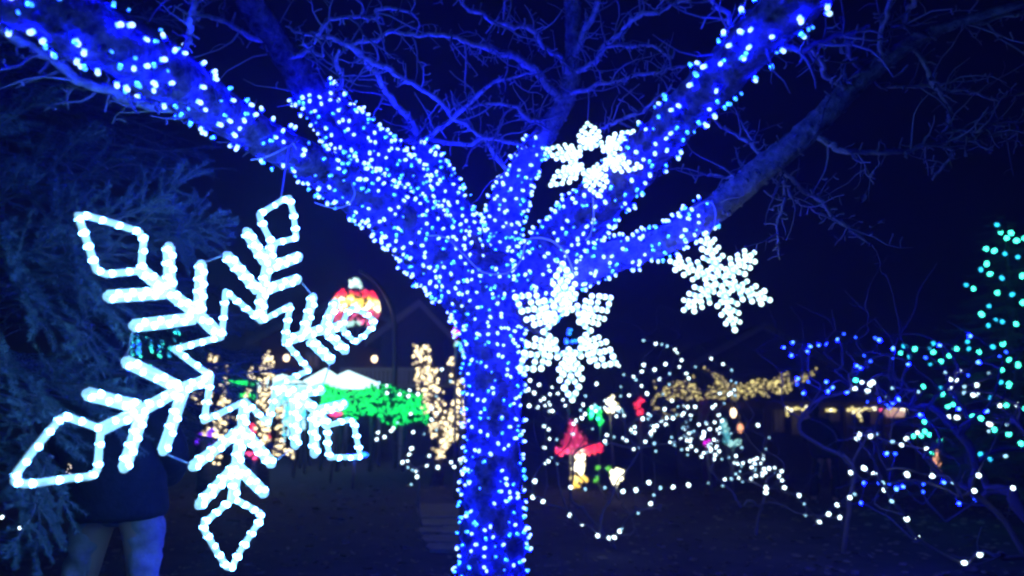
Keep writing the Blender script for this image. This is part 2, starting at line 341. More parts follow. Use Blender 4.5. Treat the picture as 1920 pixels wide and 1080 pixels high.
def twigs(mb, pts, rads, dens, ln, depth=0, side_up=.15):
    """side twigs and knobby spurs along a branch"""
    for i in range(1, len(pts)):
        seg = pts[i]-pts[i-1]; L = seg.length
        nn = dens*L; nn = int(nn)+(random.random() < nn-int(nn))
        for _ in range(nn):
            t = random.random(); p = pts[i-1].lerp(pts[i], t); r = rads[i]
            d = seg.normalized().cross(rdir()).normalized()
            if random.random() < .62:                       # spur
                l = rnd(.012, .04)+r; mb.tube([p, p+d*l*.6, p+(d+rdir()*.3)*l], [r*.35+.002, .0035, .004], 4)
            else:
                l = ln*rnd(.25, 1.0)*(1 if depth == 0 else .5); d = (d+seg.normalized()*rnd(.1, .9)+Vector((0, 0, side_up))).normalized()
                q = [p]; c = Vector(p); dd = d; ns = 5
                for k in range(ns):
                    dd = (dd+rdir()*.38).normalized(); c = c+dd*l/ns; q.append(Vector(c))
                r0 = min(r*.45, .0045); rr = [r0*(1-.75*k/ns)+.0008 for k in range(ns+1)]
                mb.tube(q, rr, 4)
                if depth < 1: twigs(mb, q, rr, 13, ln*.5, depth+1, side_up)
                else:
                    pass
for key, L, seg in (('A', LA, 16), ('B', LB, 16), ('C', LC, 12), ('D', LD, 14), ('E', LE, 16), ('F', LF, 16)):
    p, r = limb_path(L, 7); PATH[key] = (p, r)
    m = MB(); m.tube(p, r, seg, rough=.17)
    for _ in range(int(len(p)*1.6)):                        # bark knobs
        i = random.randrange(2, len(p)); d = rdir(); t = (p[i]-p[i-1]).normalized(); d = (d-t*d.dot(t)).normalized()
        m.blob(p[i]+d*r[i]*.93, r[i]*rnd(.12, .28), 6, 4)
    limb = m.build('limb', 'bark_lichen_lit' if key == 'F' else ('bark_lichen_lit' if key == 'D' else 'bark'), root)  # D bears lichen; on F the paler bark puts light into the limb
    tw = MB(); k0 = {'A': 30, 'B': 26, 'C': 24, 'D': 24, 'E': 26, 'F': 38}[key]
    twigs(tw, p[k0:], [min(x, .02) for x in r[k0:]], 9, .34)
    if key == 'A': twigs(tw, p[14:30], [.02]*16, 3, .2)
    for kk, SB in SIDE:
        if kk != key: continue
        P2 = []
        for a in SB: P2.append(a)
        sp, sr = limb_path(SB, 8)
        # crooked growth
        sp = [q+Vector((noise.noise(q*9), noise.noise(q*9+Vector((5, 0, 0))), noise.noise(q*9+Vector((0, 7, 0)))))*.024+Vector((noise.noise(q*31), noise.noise(q*31+Vector((5, 0, 0))), noise.noise(q*31+Vector((0, 7, 0)))))*.010 for q in sp]
        b = MB(); b.tube(sp, [x*.74 for x in sr], 9, rough=.34); b.build('branch', 'bark_grey', limb)
        twigs(tw, sp, sr, 50, .36 if SB[0][1] < 200 else .26)
    tw.build('twig_growth', 'twig_bark', limb, smooth=False, kind='stuff')
# strings
random.seed(5)
def ix(path, px, py):                                      # index of the sample nearest a sight line
    best = None
    for i, q in enumerate(path):
        d = q-CAM; f = d.y*CP+d.z*SP; u = -d.y*SP+d.z*CP; X = 960+FOC*d.x/f; Yp = 540-FOC*u/f
        e = (X-px)**2+(Yp-py)**2
        if best is None or e < best[0]: best = (e, i)
    return best[1]
cnt = []
ti = lambda y: ix(tp, 925, y)
TT = (list(reversed(tp)), list(reversed(tr)))
cnt.append(wrap('blue light string round the lower trunk, sparse small bulbs near the ground', tp, tr, ti(1230), ti(865), .046, .053))
cnt.append(wrap('blue light string round the straight middle of the trunk', tp, tr, ti(865), ti(640), .044, .050))
cnt.append(wrap('dense blue light string round the swollen fork of the trunk', tp, tr, ti(640), ti(505), .037, .040))
pA, rA = PATH['A']; pB, rB = PATH['B']; pC, rC = PATH['C']; pD, rD = PATH['D']; pE, rE = PATH['E']; pF, rF = PATH['F']
cnt.append(wrap('blue light string on the long left limb next to the fork', pA, rA, 3, ix(pA, 600, 314), .040, .044))
cnt.append(wrap('widely spaced blue light string on the left limb reaching the top left corner', pA, rA, ix(pA, 600, 314), len(pA)-2, .056, .066))
cnt.append(wrap('blue light string on the steep left limb that ends where bare bark begins', pB, rB, 4, ix(pB, 575, 160), .038, .043))
cnt.append(wrap('blue light string on the short stub left of the fork', pC, rC, 3, ix(pC, 796, 275), .034, .038))
cnt.append(wrap('blue light string on the slim upright limb right of the fork', pD, rD, 3, ix(pD, 1014, 262), .036, .040))
cnt.append(wrap('blue light string on the thick right limb behind the topmost snowflake', pE, rE, 3, ix(pE, 1180, 322), .044, .048))
cnt.append(wrap('widely spaced blue light string on the right limb reaching the top edge', pE, rE, ix(pE, 1180, 322), len(pE)-2, .056, .064))
cnt.append(wrap('blue light string on the low right limb ending above the fern snowflake', pF, rF, 3, ix(pF, 1335, 394), .038, .042))
print('blue bulbs', cnt)
# loose leads
def lead(name, label, pts, r=.0035, mt='wire', parent=None):
    P = [tuple(W(*a)) for a in pts]; m = MB(); m.tube([Vector(a) for a in cr(P, 8)], r, 6)
    o = m.build(name, mt, parent)
    if not parent: tag(o, label, 'cable', 'loose white leads on the blue tree')
    return o
lead('loose_lead', 'white wavy lead hanging across the fork between the right limbs', [(800, 442, 3.2), (835, 446, 3.18), (870, 478, 3.2), (905, 510, 3.25), (950, 512, 3.25), (975, 490, 3.2), (985, 458, 3.15), (1000, 446, 3.1), (1035, 452, 3.1), (1062, 478, 3.1), (1078, 520, 3.1)], .004)
lead('loose_lead', 'loop of white lead at the end of the low right limb', [(1300, 392, 2.94), (1318, 380, 2.92), (1334, 380, 2.92), (1342, 396, 2.92), (1340, 420, 2.93), (1330, 438, 2.94)], .003)
lead('loose_lead', 'short white lead dangling below the topmost snowflake', [(1112, 370, 2.98), (1113, 410, 2.98), (1107, 440, 3.0), (1098, 450, 3.05)], .003)
lead('loose_lead', 'white lead looped under the left limb', [(660, 345, 2.9), (665, 365, 2.88), (650, 385, 2.88), (625, 390, 2.9), (590, 380, 2.9)], .003)
lead('loose_lead', 'white lead stretched from the left limb to the near flake', [(470, 300, 2.5), (505, 292, 2.5), (540, 274, 2.55)], .003)
# last leaf
m = MB(); c = W(1618, 373, 2.7); X = Vector((.5, .1, .85)).normalized(); Yv = X.cross(Vector((.2, 1, 0))).normalized(); N = X.cross(Yv)
ring = [(-.02, 0), (-.012, .008), (0, .011), (.012, .008), (.024, 0), (.012, -.008), (0, -.01), (-.012, -.007)]
vs = [c]+[c+X*a+Yv*b+N*abs(b)*.5 for a, b in ring]; vs += [v+N*.0008 for v in vs]
fs = [(0, i+1, (i+1) % 8+1) for i in range(8)]; fs += [tuple(k+9 for k in reversed(f)) for f in fs]+[(i+1, (i+1) % 8+1, (i+1) % 8+10, i+10) for i in range(8)]
m.add(vs, fs); m.tube([c+X*.024, c+X*.045, W(1632, 352, 2.7)], .0012, 4)
tag(m.build('dry_leaf', 'dry_leaf'), 'single dry leaf hanging from a bare twig on the right', 'leaf')

# ---------------------------------------------------------------- the big snowflake (its plane found from its six tips)
K = 1.2; FC = Vector((-.66758, -.19703, 1.86946))*K; FN = Vector((-.78923, -.04427, .6125))
def flake_pt(px, py, lift=0):
    d = Vector(((px-960)/FOC, (540-py)/FOC, 1)); t = FN.dot(FC)/FN.dot(d); q = d*t-FN*lift
    return c2w(q.x, q.y, q.z)
bead = MB(); bead.blob((0, 0, 0), (1, 1, 1), 10, 7); BEAD = bead.mesh('rope_bulb', 'ice_led')
FNw = (c2w(*(FN))-CAM).normalized()
def rope(mb, bl, a, b, dbl, rr=.0088, sp=.038, start=.25):
    A = flake_pt(*a); B = flake_pt(*b); L = (B-A).length; d = (B-A).normalized(); sd = d.cross(FNw).normalized()
    for k, o in enumerate((-.0080, .0080) if dbl else (0,)):
        mb.tube([A+sd*o, A.lerp(B, .5)+sd*o+rdir()*.002, B+sd*o], rr, 8)
        n = max(1, int(L/sp+.3))
        for i in range(n):
            t = (i+(start if k == 0 else start+.42)) / n
            if t <= 1.0: bl.append(A.lerp(B, t)+sd*o*.9)
    if dbl: mb.blob(B, .0125, 8, 6); 
root = thing('rope_light_snowflake', 'huge icy blue rope light snowflake hanging turned on the left', 'light ornament', flake_pt(455, 675))
def polyrope(mb, bl, pts, dbl=False, closed=False):
    P = pts+[pts[0]] if closed else pts
    for a, b in zip(P, P[1:]): rope(mb, bl, a, b, dbl); mb.blob(flake_pt(*a), .0088, 8, 6)
    mb.blob(flake_pt(*P[-1]), .0088, 8, 6)
ARMS = [
 (((415, 632), (372, 590), (312, 545), (265, 507)), [((318, 540), (317, 462)), ((374, 587), (377, 495)), ((308, 549), (202, 556)), ((364, 597), (250, 611))], [(265, 507), (270, 450), (262, 435), (165, 405), (146, 404), (181, 507), (200, 514)]),
 (((489, 600), (490, 560), (498, 515), (511, 457)), [((496, 491), (462, 434)), ((483, 545), (425, 479)), ((509, 500), (561, 481)), ((494, 545), (559, 523))], [(511, 457), (494, 425), (486, 402), (528, 376), (543, 371), (550, 400), (556, 446)]),
 (((533, 640), (578, 625), (606, 618), (641, 611)), [((570, 626), (587, 556)), ((608, 615), (629, 567)), ((614, 624), (648, 658)), ((580, 637), (621, 676))], [(641, 611), (650, 588), (661, 577), (684, 587), (700, 600), (700, 613), (668, 642), (652, 630)]),
 (((515, 730), (553, 735), (590, 768), (614, 797)), [((597, 770), (646, 758)), ((588, 776), (590, 852)), ((554, 742), (554, 836)), ((560, 735), (603, 731))], [(614, 797), (654, 787), (664, 792), (671, 833), (676, 856), (660, 858), (618, 858), (614, 835)]),
 (((459, 752), (455, 800), (444, 870), (437, 935)), [((448, 808), (361, 875)), ((440, 876), (373, 947)), ((456, 808), (510, 870)), ((446, 876), (496, 925))], [(437, 935), (488, 962), (488, 975), (448, 1037), (436, 1064), (424, 1062), (382, 992), (382, 980)]),
 (((388, 712), (342, 728), (258, 773), (189, 805)), [((260, 762), (163, 738)), ((336, 727), (236, 678)), ((267, 776), (233, 878)), ((343, 736), (306, 846))], [(189, 805), (159, 793), (128, 781), (114, 784), (98, 802), (30, 888), (28, 903), (45, 908), (100, 901), (172, 893), (183, 880)]),
]
for stem, prongs, dia in ARMS:
    mb = MB(); bl = []
    for a, b in zip(stem, stem[1:]): rope(mb, bl, a, b, True)
    for a, b in prongs: rope(mb, bl, a, b, True, start=.35)
    polyrope(mb, bl, dia, closed=True)
    arm = mb.build('arm', 'rope_ice', root)
    for p in bl:
        if random.random() < .985: r_ = rnd(.0076, .0094); inst('bulb', BEAD, arm, p, qz(FNw), (r_, r_, .0175))
mb = MB(); bl = []
polyrope(mb, bl, [(415, 632), (423, 547), (489, 602), (544, 573), (533, 640), (580, 694), (518, 722), (504, 795), (459, 752), (382, 789), (396, 705), (327, 655)], closed=True)
st = mb.build('star_ring', 'rope_ice', root)
for p in bl: r_ = rnd(.0068, .0082); inst('bulb', BEAD, st, p, qz(FNw), (r_, r_, .0175))
m = MB()
for a, b in (((377, 493), (424, 477)), ((560, 522), (587, 556)), ((303, 848), (360, 872)), ((621, 676), (603, 731)), ((236, 678), (250, 611)), ((554, 836), (510, 870))): m.tube([flake_pt(*a), flake_pt(*b)], .0022, 5)
m.build('brace_wire', 'wire', root)
m = MB(); m.tube([flake_pt(526, 374), W(533, 330, 2.55), W(541, 276, 2.62)], .003, 5); m.tube([W(541, 276, 2.62), W(549, 268, 2.66), W(556, 280, 2.7)], .003, 5)
m.build('hanging_wire', 'wire', root)

# ---------------------------------------------------------------- the three small snowflakes
def small_flake(label, cx, cy, Y, up, ur, kind, wire):
    """up, ur: image offsets of the upper and upper-right tips; the third axis follows from a flat regular flake"""
    # plane axes e1 (60 deg right of up) and e0 (up): solve depth so both are equal and 60 degrees apart
    s = Y/FOC; a = Vector((up[0], -up[1]))*s; b = Vector((ur[0], -ur[1]))*s
    # orthonormal frame: v = up, h = (2*ur-up)/sqrt3
    h = (b*2-a)/math.sqrt(3); A = a.dot(h); B = h.length_squared-a.length_squared
    # za*zh = -A ; za^2-zh^2 = B
    z2 = (B+math.sqrt(B*B+4*A*A))/2; za = math.sqrt(max(z2, 1e-9)); zh = -A/za
    if B < 0 and abs(A) < 1e-9: za = 0; zh = math.sqrt(-B)
    C = W(cx, cy, Y); d = C-CAM; f = d.y*CP+d.z*SP; u = -d.y*SP+d.z*CP; x = d.x
    V3 = (c2w(a.x, a.y, za)-CAM); H3 = (c2w(h.x, h.y, zh)-CAM)
    R = V3.length; N = V3.cross(H3).normalized()
    root = thing('rope_light_snowflake', label, 'light ornament', C)
    def Pt(r, ang, lat=0):
        p = Vector((math.sin(ang)*r+math.cos(ang)*lat, math.cos(ang)*r-math.sin(ang)*lat)); return C+H3*p.x+V3*p.y
    rr = (.030 if kind == 'diamond' else .040)*R; br = (.046 if kind == 'diamond' else .054)*R
    def seg(mb, bd, p, q, sp=.112):
        mb.tube([p, q], rr, 6); L = (q-p).length/R; n = max(1, int(L/sp+.5))
        for i in range(n+1): bd.octa(p.lerp(q, i/n), br*rnd(.9, 1.1)) if False else bd.blob(p.lerp(q, i/n)+rdir()*.04*br, br*rnd(.88, 1.12), 6, 4)
    for k in range(6):
        an = k*math.pi/3; mb = MB(); bd = MB()
        if kind == 'diamond':
            seg(mb, bd, Pt(.27, an), Pt(.66, an))
            for r0, r1, la in ((.34, .55, .20), (.47, .70, .20)):
                for sg in (-1, 1): seg(mb, bd, Pt(r0, an), Pt(r1, an, sg*la))
            D = [Pt(.66, an), Pt(.82, an, .13), Pt(1.0, an), Pt(.82, an, -.13)]
            for i in range(4): seg(mb, bd, D[i], D[(i+1) % 4])
        else:
            seg(mb, bd, Pt(.12, an), Pt(1.0, an))
            for r0, r1, la in ((.36, .50, .20), (.55, .68, .17), (.74, .86, .14)):
                for sg in (-1, 1): seg(mb, bd, Pt(r0, an), Pt(r1, an, sg*la))
            seg(mb, bd, Pt(.12, an), Pt(.12, an+math.pi/3)); 
            for sg in (-1, 1): seg(mb, bd, Pt(.17, an, .0), Pt(.27, an, sg*.09)); seg(mb, bd, Pt(.27, an, sg*.09), Pt(.36, an))
        arm = mb.build('arm', 'rope_bright', root); bd.build('bulb_strand', 'ice_led_small', arm, kind='stuff')
    if kind == 'diamond':
        mb = MB(); bd = MB(); ring = []
        for k in range(6): ring += [Pt(.27, k*math.pi/3), Pt(.43, (k+.5)*math.pi/3)]
        for i in range(12): seg(mb, bd, ring[i], ring[(i+1) % 12])
        st = mb.build('star_ring', 'rope_bright', root); bd.build('bulb_strand', 'ice_led_small', st, kind='stuff')
    m = MB(); m.tube([Pt(.98, 0)]+[W(*q) for q in wire], .0025, 5); m.build('hanging_wire', 'wire', root)
small_flake('small white snowflake hanging highest, in front of the thick right limb', 1111, 296, 2.85, (-4, -80), (82, -55), 'diamond', [(1104, 190, 3.3), (1103, 168, 3.4)])
small_flake('white star snowflake hanging beside the trunk, largest of the three', 1064, 621, 3.0, (-8, -127), (90, -62), 'diamond', [(1062, 480, 3.05)])
small_flake('white fern armed snowflake without diamond tips, hanging on the right', 1350, 526, 2.95, (-17, -92), (77, -55), 'fern', [(1330, 438, 2.94)])

# ---------------------------------------------------------------- spruce boughs (shared meshes) and the two spruces
random.seed(21)
def needles(mb, pts, dens, ln, wd=.0011):
    for i in range(1, len(pts)):
        a, b = pts[i-1], pts[i]; t = (b-a).normalized(); L = (b-a).length
        for _ in range(int(L*dens+.5)):
            p = a.lerp(b, random.random()); d = t.cross(rdir()).normalized(); d = (d+t*rnd(.6, 1.1)).normalized(); l = ln*rnd(.75, 1.15); s = d.cross(rdir()).normalized()*wd
            mb.add([p-s, p+s, p+d*l], [(0, 1, 2)], 1)
def bough(seed):
    random.seed(seed); mb = MB(); L = 1.25; n = 12; P = []
    for i in range(n+1):
        t = i/n; P.append(Vector((L*t, .04*math.sin(t*5+seed), -.10*t-.16*t*t+.10*t**4)))
    mb.tube(P, [.016*(1-t/n)+.003 for t in range(n+1)], 6, 0)
    needles(mb, P[5:], 420, .019)
    for i in range(2, n+1):
        for sg in (-1, 1):
            if random.random() < .12: continue
            t = i/n; l = (.50*(1-t)+.12)*rnd(.7, 1.15); a = rnd(.6, 1.0)
            d = Vector((math.cos(a), sg*math.sin(a), rnd(-.35, .05))).normalized(); Q = [P[i]+Vector((0, 0, 0))]
            c = Vector(P[i]); dd = d; ns = 5
            for k in range(ns): dd = (dd+rdir()*.10+Vector((0, 0, -.04))).normalized(); c = c+dd*l/ns; Q.append(Vector(c))
            mb.tube(Q, [.004*(1-k/ns)+.0012 for k in range(ns+1)], 4, 0); needles(mb, Q, 430, .019)
            for k in range(1, ns+1):
                for s2 in (-1, 1):
                    if random.random() < .25: continue
                    dq = (Q[k]-Q[k-1]).normalized(); e = (dq+dq.cross(Vector((0, 0, 1))).normalized()*s2*rnd(.7, 1.2)+Vector((0, 0, rnd(-.2, .15)))).normalized()
                    l2 = l*.34*rnd(.6, 1.1)*(1.15-k/ns*.5); q2 = [Q[k], Q[k]+e*l2*.5, Q[k]+(e+dq*.25)*l2]
                    mb.tube(q2, [.002, .0015, .001], 3, 0, cap=False); needles(mb, q2, 430, .018)
    return mb.mesh('bough', ['twig_bark', 'needle_dark'], smooth=False)  # back boughs take darker needles, shade put into their colour
BOUGH = [bough(s) for s in (1, 2, 3)]
def frond(seed):
    random.seed(seed); mb = MB(); L = .50; n = 5; P = [Vector((L*i/n, .02*math.sin(i+seed), -.05*(i/n)**2)) for i in range(n+1)]
    mb.tube(P, [.006*(1-i/n)+.002 for i in range(n+1)], 5, 0); needles(mb, P[1:], 1000, .024, .0014)
    for i in range(1, n+1):
        for sg in (-1, 1):
            for _ in range(1 if i < n else 2):
                l = (.19*(1-i/n)+.10)*rnd(.75, 1.2); a = rnd(.55, .95) if i < n else rnd(.15, .5); d = Vector((math.cos(a), sg*math.sin(a), rnd(-.25, .2))).normalized()
                q = [P[i], P[i]+d*l*.5+Vector((0, 0, .006)), P[i]+(d+Vector((.18, 0, .05)))*l]; mb.tube(q, [.003, .0022, .0015], 4, 0); needles(mb, q, 1050, .023, .0014)
                if l > .24:
                    for s2 in (-1, 1):
                        e = (d+Vector((-d.y, d.x, 0))*s2*.8).normalized(); q2 = [q[1], q[1]+e*l*.45]; mb.tube(q2, [.002, .0013], 3, 0); needles(mb, q2, 1000, .021, .0014)
    return mb.mesh('bough', ['twig_bark', 'needle'], smooth=False)
FROND = [frond(s) for s in (4, 5, 6)]
def add_bough(root, pos, az, pitch, roll, sc):
    R = (Matrix.Rotation(az, 4, 'Z') @ Matrix.Rotation(-pitch, 4, 'Y') @ Matrix.Rotation(roll, 4, 'X')).to_quaternion()
    return inst('bough', random.choice(BOUGH), root, pos, R, sc)
sx, sy = -2.75, 3.75
root = thing('spruce', 'dark blue spruce with drooping boughs behind the huge snowflake', 'tree', (sx, sy, 0))
m = MB(); m.tube([(sx, sy, -.05), (sx+.03, sy, 1.6), (sx, sy+.03, 3.2), (sx, sy, 5.2)], [.13, .10, .06, .01], 12, rough=.12); m.build('trunk', 'bark', root)
z = .25; k = 0
while z < 4.7:
    s0 = max(.25, 1.22*(1-z/5.2)+.28)*(.30 if z < 1.1 else 1); nb = 8
    for i in range(nb):
        az = -math.pi/2+math.pi*.5+(-1.65+2.5*i/(nb-1))+rnd(-.15, .15)       # towards the viewer and the garden
        add_bough(root, (sx, sy, z+rnd(-.1, .1)), az, rnd(-.1, .22), rnd(-.3, .3), s0*rnd(.85, 1.12))
    z += .40; k += 1
random.seed(77); FR = [(335, 325, 2.75, .25, -.75, .9), (300, 395, 2.6, .5, -.35, .95), (380, 330, 2.8, .2, -.4, .8), (415, 395, 2.85, .1, -.1, .9), (440, 430, 2.9, 0, .15, .8), (365, 450, 2.75, -.2, .3, .8), (180, 265, 2.8, .3, -.5, .9), (240, 300, 2.9, .1, -.2, .9),
    (235, 600, 2.45, -.3, .45, .8), (190, 545, 2.4, -.2, .5, .8), (225, 715, 2.5, 0, .05, .85), (300, 725, 2.7, 0, .0, .8), (160, 650, 2.4, -.4, .25, .8), (60, 770, 2.2, -.4, .1, .7), (110, 760, 2.3, -.2, .3, .7), (90, 600, 2.35, -.3, .2, .9),
    (205, 455, 2.5, .1, -.1, .8), (120, 430, 2.4, -.1, -.2, .9), (60, 500, 2.3, -.2, 0, .9), (60, 330, 2.5, .2, -.3, .9), (150, 360, 2.6, 0, -.1, .9),
    (150, 830, 2.5, -.3, .3, .8), (70, 960, 2.4, -.4, .6, .8), (60, 900, 2.3, -.4, .4, .8), (40, 1010, 2.3, -.5, .5, .8), (90, 1050, 2.5, -.3, .7, .7), (20, 690, 2.2, -.4, .2, .8), (30, 430, 2.3, -.3, 0, .8), (210, 770, 2.6, -.2, .2, .8), (260, 830, 2.8, -.2, .35, .7), (20, 240, 2.5, .1, -.3, 1), (100, 200, 2.7, .2, -.4, 1)]
for px, py, Y, az, pt, sc in FR:
    for kk in range(1):
        tipp = W(px+kk*rnd(-60, 20), py+kk*rnd(-35, 35), Y+kk*.2); az2 = az-.5+rnd(-.2, .2); d = Vector((math.cos(az2)*math.cos(pt), math.sin(az2)*math.cos(pt), -math.sin(pt)))
        R_ = (Matrix.Rotation(az2, 4, 'Z') @ Matrix.Rotation(pt, 4, 'Y') @ Matrix.Rotation(-1.0+rnd(-.5, .5), 4, 'X')).to_quaternion(); inst('bough', random.choice(FROND), root, tipp-d*.55*sc, R_, sc)
        if kk == 0: m = MB(); a_ = tipp-d*.55*sc; m.tube([a_, a_-Vector((.18, -.10, -.03)), (sx+.06, sy, min(3.6, a_.z+.12))], [.007, .010, .02], 5); m.build('branch', 'twig_bark', root)
# right spruce with green bulbs
def cluster_string(label, group, pts, meshes, root_loc, wire='green_wire', sc=(.85, 1.15), jitter=0, maxlink=.9, sag=.04, wr=.003):
    """bulbs joined by one cord along the shortest links"""
    root = thing('light_string', label, 'string lights', root_loc, group)
    P = [Vector(p) for p in pts]; m = MB()
    if len(P) > 1:
        inT = {0}; link = []
        dist = {j: ((P[j]-P[0]).length, 0) for j in range(1, len(P))}
        while dist:
            j = min(dist, key=lambda q: dist[q][0]); d, i = dist.pop(j); link.append((i, j, d))
            for q in dist:
                e = (P[q]-P[j]).length
                if e < dist[q][0]: dist[q] = (e, j)
        for i, j, d in link:
            if d < maxlink: m.tube([P[i], P[i].lerp(P[j], .5)-Vector((0, 0, sag*d)), P[j]], wr, 3, cap=False)
    if m.v: m.build('cord', wire, root, smooth=False)
    for p in P:
        me = meshes[0] if random.random() < .68 else meshes[-1]
        inst('bulb', me, root, p+Vector((0, 0, -.01)), qz(rdir()), rnd(*sc))
    return root
def twig_tree(name, label, cat, base, targets, r_tip=.0025, power=.42, mt='twig_bark', extra=60, spread=.5, group=None, part='stem', rmax=.09):
    """a leafless shrub grown so that a twig passes every point that carries a bulb"""
    base = Vector(base); T = [Vector(t) for t in targets]; n0 = len(T)
    for _ in range(extra):
        q = random.choice(T[:n0]); T.append(q+rdir()*rnd(.1, spread)+Vector((0, 0, .1)))
    T.sort(key=lambda p: (p-base).length)
    nodes = [base]; par = [-1]; plen = [0]
    for t in T:
        bi = min(range(len(nodes)), key=lambda i: (nodes[i]-t).length+.12*plen[i])
        a = nodes[bi]; L = (t-a).length; ns = max(1, int(L/.18)); last = bi
        for k in range(1, ns+1):
            q = a.lerp(t, k/ns)
            if k < ns: q += rdir()*.03+Vector((0, 0, .06*L*math.sin(math.pi*k/ns)))
            nodes.append(q); par.append(last); plen.append(plen[last]+L/ns); last = len(nodes)-1
    wgt = [1]*len(nodes)
    for i in range(len(nodes)-1, 0, -1): wgt[par[i]] += wgt[i]
    root = thing(name, label, cat, base, group); kids = {}
    for i in range(1, len(nodes)): kids.setdefault(par[i], []).append(i)
    R = lambda i: min(rmax, r_tip*wgt[i]**power)
    big = MB(); small = MB()
    def put(pts, rad, rk, seg):
        q = cr([(p.x, p.y, p.z, r) for p, r in zip(pts, rad)], 3); q = [(Vector(a[:3]), max(.001, a[3])) for a in q]
        (big if rk > r_tip*3.0 else small).tube([a+Vector((noise.noise(a*7), noise.noise(a*7+Vector((9, 0, 0))), noise.noise(a*7+Vector((0, 9, 0)))))*.03*(0 if i == 0 else 1) for i, (a, _) in enumerate(q)], [r for _, r in q], seg, rough=.2)
    def chain(i):
        c = [i]
        while True:
            ks = kids.get(c[-1])
            if not ks: return c
            c.append(max(ks, key=lambda q: wgt[q]))
    todo = [0]; seen = set()
    while todo:
        s = todo.pop(); c = chain(s)
        if len(c) > 1:
            pts = [nodes[i] for i in c]; rad = [R(i) for i in c]
            if s != 0: rad[0] = rad[1]
            put(pts, rad, rad[min(1, len(rad)-1)], 5)
        for i in c:
            for q in kids.get(i, []):
                if q not in c: 
                    # start the side chain at its parent
                    ch = chain(q); pts = [nodes[i]]+[nodes[x] for x in ch]; rad = [R(q)]+[R(x) for x in ch]
                    put(pts, rad, R(q), 5)
                    for a in ch: seen.add(a)
                    # queue grandchildren
                    st = [(a, ch) for a in ch]
                    while st:
                        a, cc = st.pop()
                        for g in kids.get(a, []):
                            if g not in cc:
                                c2 = chain(g); pts = [nodes[a]]+[nodes[x] for x in c2]; rad = [R(g)]+[R(x) for x in c2]
                                put(pts, rad, R(g), 4)
                                st += [(x, c2) for x in c2]
    if big.v: big.build(part, mt, root)
    if small.v: small.build('twig_growth', mt, root, smooth=False, kind='stuff')
    return root
def Z(lst, sc, ox, oy): return [(ox+a/sc, oy+b/sc) for a, b in lst]
def P_(s):
    n = [float(t) for t in s.replace(')', ' ').replace('(', ' ').replace(',', ' ').split()]; return list(zip(n[::2], n[1::2]))
def dedupe(L, d=5):
    out = []
    for p in L:
        if all((p[0]-q[0])**2+(p[1]-q[1])**2 > d*d for q in out): out.append(p)
    return out
WB = [bulb_mesh('white_bulb', 'white_led', .0150, .018), bulb_mesh('white_bulb_dim', 'white_led_dim', .0115, .014)]
GB = [bulb_mesh('green_bulb', 'green_led', .026, .032), bulb_mesh('teal_bulb', 'teal_led', .021, .026)]
BB = [led_mesh('far_blue_bulb', 'far_blue', 'blue_led', .0115, .014), bulb_mesh('far_blue_bulb_dim', 'blue_led_weak', .0105, .012)]
OB = [bulb_mesh('gold_bulb', 'gold_led', .026, .03), bulb_mesh('gold_bulb_dim', 'gold_led_dim', .026, .03)]

W4 = Z(P_("100,100 147,122 223,130 95,152 122,158 213,170 185,195 208,212 102,232 190,232 298,235 140,250 208,272 263,165 412,177 403,235 385,265 412,288 462,230 528,207 475,107 605,15 633,62 680,70 693,92 735,10 735,42 798,38 862,8 940,15 1033,15 975,55 988,85 830,92 728,130 755,162 663,182 616,128 847,168 898,208 970,242 1033,248 620,275 635,293 497,253 595,235 590,262 452,362 538,407 578,410 517,440 625,425 640,430 685,362 693,392 750,432 787,382 797,452 680,478 813,493 840,322 868,345 878,352 815,345 898,415 945,423 965,357 988,358 1023,378 1047,340 1008,418 995,438 990,482 990,512 1037,487 1062,520 1065,412 350,340 346,395 255,425 177,470 182,355 258,562 203,545 123,667 50,697 122,747 181,771 322,858 388,902 485,963 552,980 568,972 607,950 615,925 703,838 782,785 802,743 325,690 414,710 527,700 619,710 698,703 768,663 835,693 902,698 998,688 760,308 735,305 1000,290 910,305"), 3, 960, 680)
W5 = Z(P_("97,218 190,242 238,242 273,265 330,278 342,312 378,355 362,405 250,390 273,390 97,398 97,438 27,472 40,503 218,502 178,435 293,458 88,553 123,597 240,600 285,540 405,455 423,495 482,402 590,345 683,390 740,430 738,505 768,530 757,580 725,605 770,617 685,677 603,695 480,707 400,697 305,655 8,620 497,822 618,812 575,862 467,875 545,890 520,920 448,925 368,930 308,918 328,967 430,948 590,970 640,945 645,885 730,890 808,992 928,825 1010,925 985,1010 965,1060 520,1052 560,1033 420,1003 427,1045 483,1008 635,1005 620,1040 340,760 375,760 400,745 440,750 445,790 262,775 230,800 265,835 198,828 408,850 385,850 32,852 163,877 115,940 175,968 195,1020 25,1000"), 3.858, 1180, 580)
W7 = Z(P_("45,165 80,150 125,155 137,127 165,188 240,202 278,222 273,257 328,200 360,215 357,248 357,277 400,262 418,255 404,172 420,130 440,62 475,230 472,262 509,306 524,348 430,345 415,375 88,323 179,300 218,293 606,395 648,445 647,510 723,542 779,502 849,528 838,457 900,407 940,388 917,266 985,228 1047,270 1104,325 1121,355 1146,418 1235,517 1300,628 1562,780 1658,738 1236,258 1378,272 1517,317 1617,362 1655,272 1818,162 1858,352 1360,123 945,58 965,40 1027,40 1062,38 1162,78 1204,96 1232,62 1292,30"), 3.097, 1300, 800)
W6 = Z(P_("555,490 590,455 670,458 640,475 620,515 776,487 750,545 947,510 1120,397 1202,390 1160,430 1190,430 1240,475 1155,497 1232,522 1308,475 1290,530 1320,522 1398,400 1100,673 1143,680 1183,673 1565,595 1465,610 1392,715 1515,727 1403,765"), 3.375, 1440, 580)
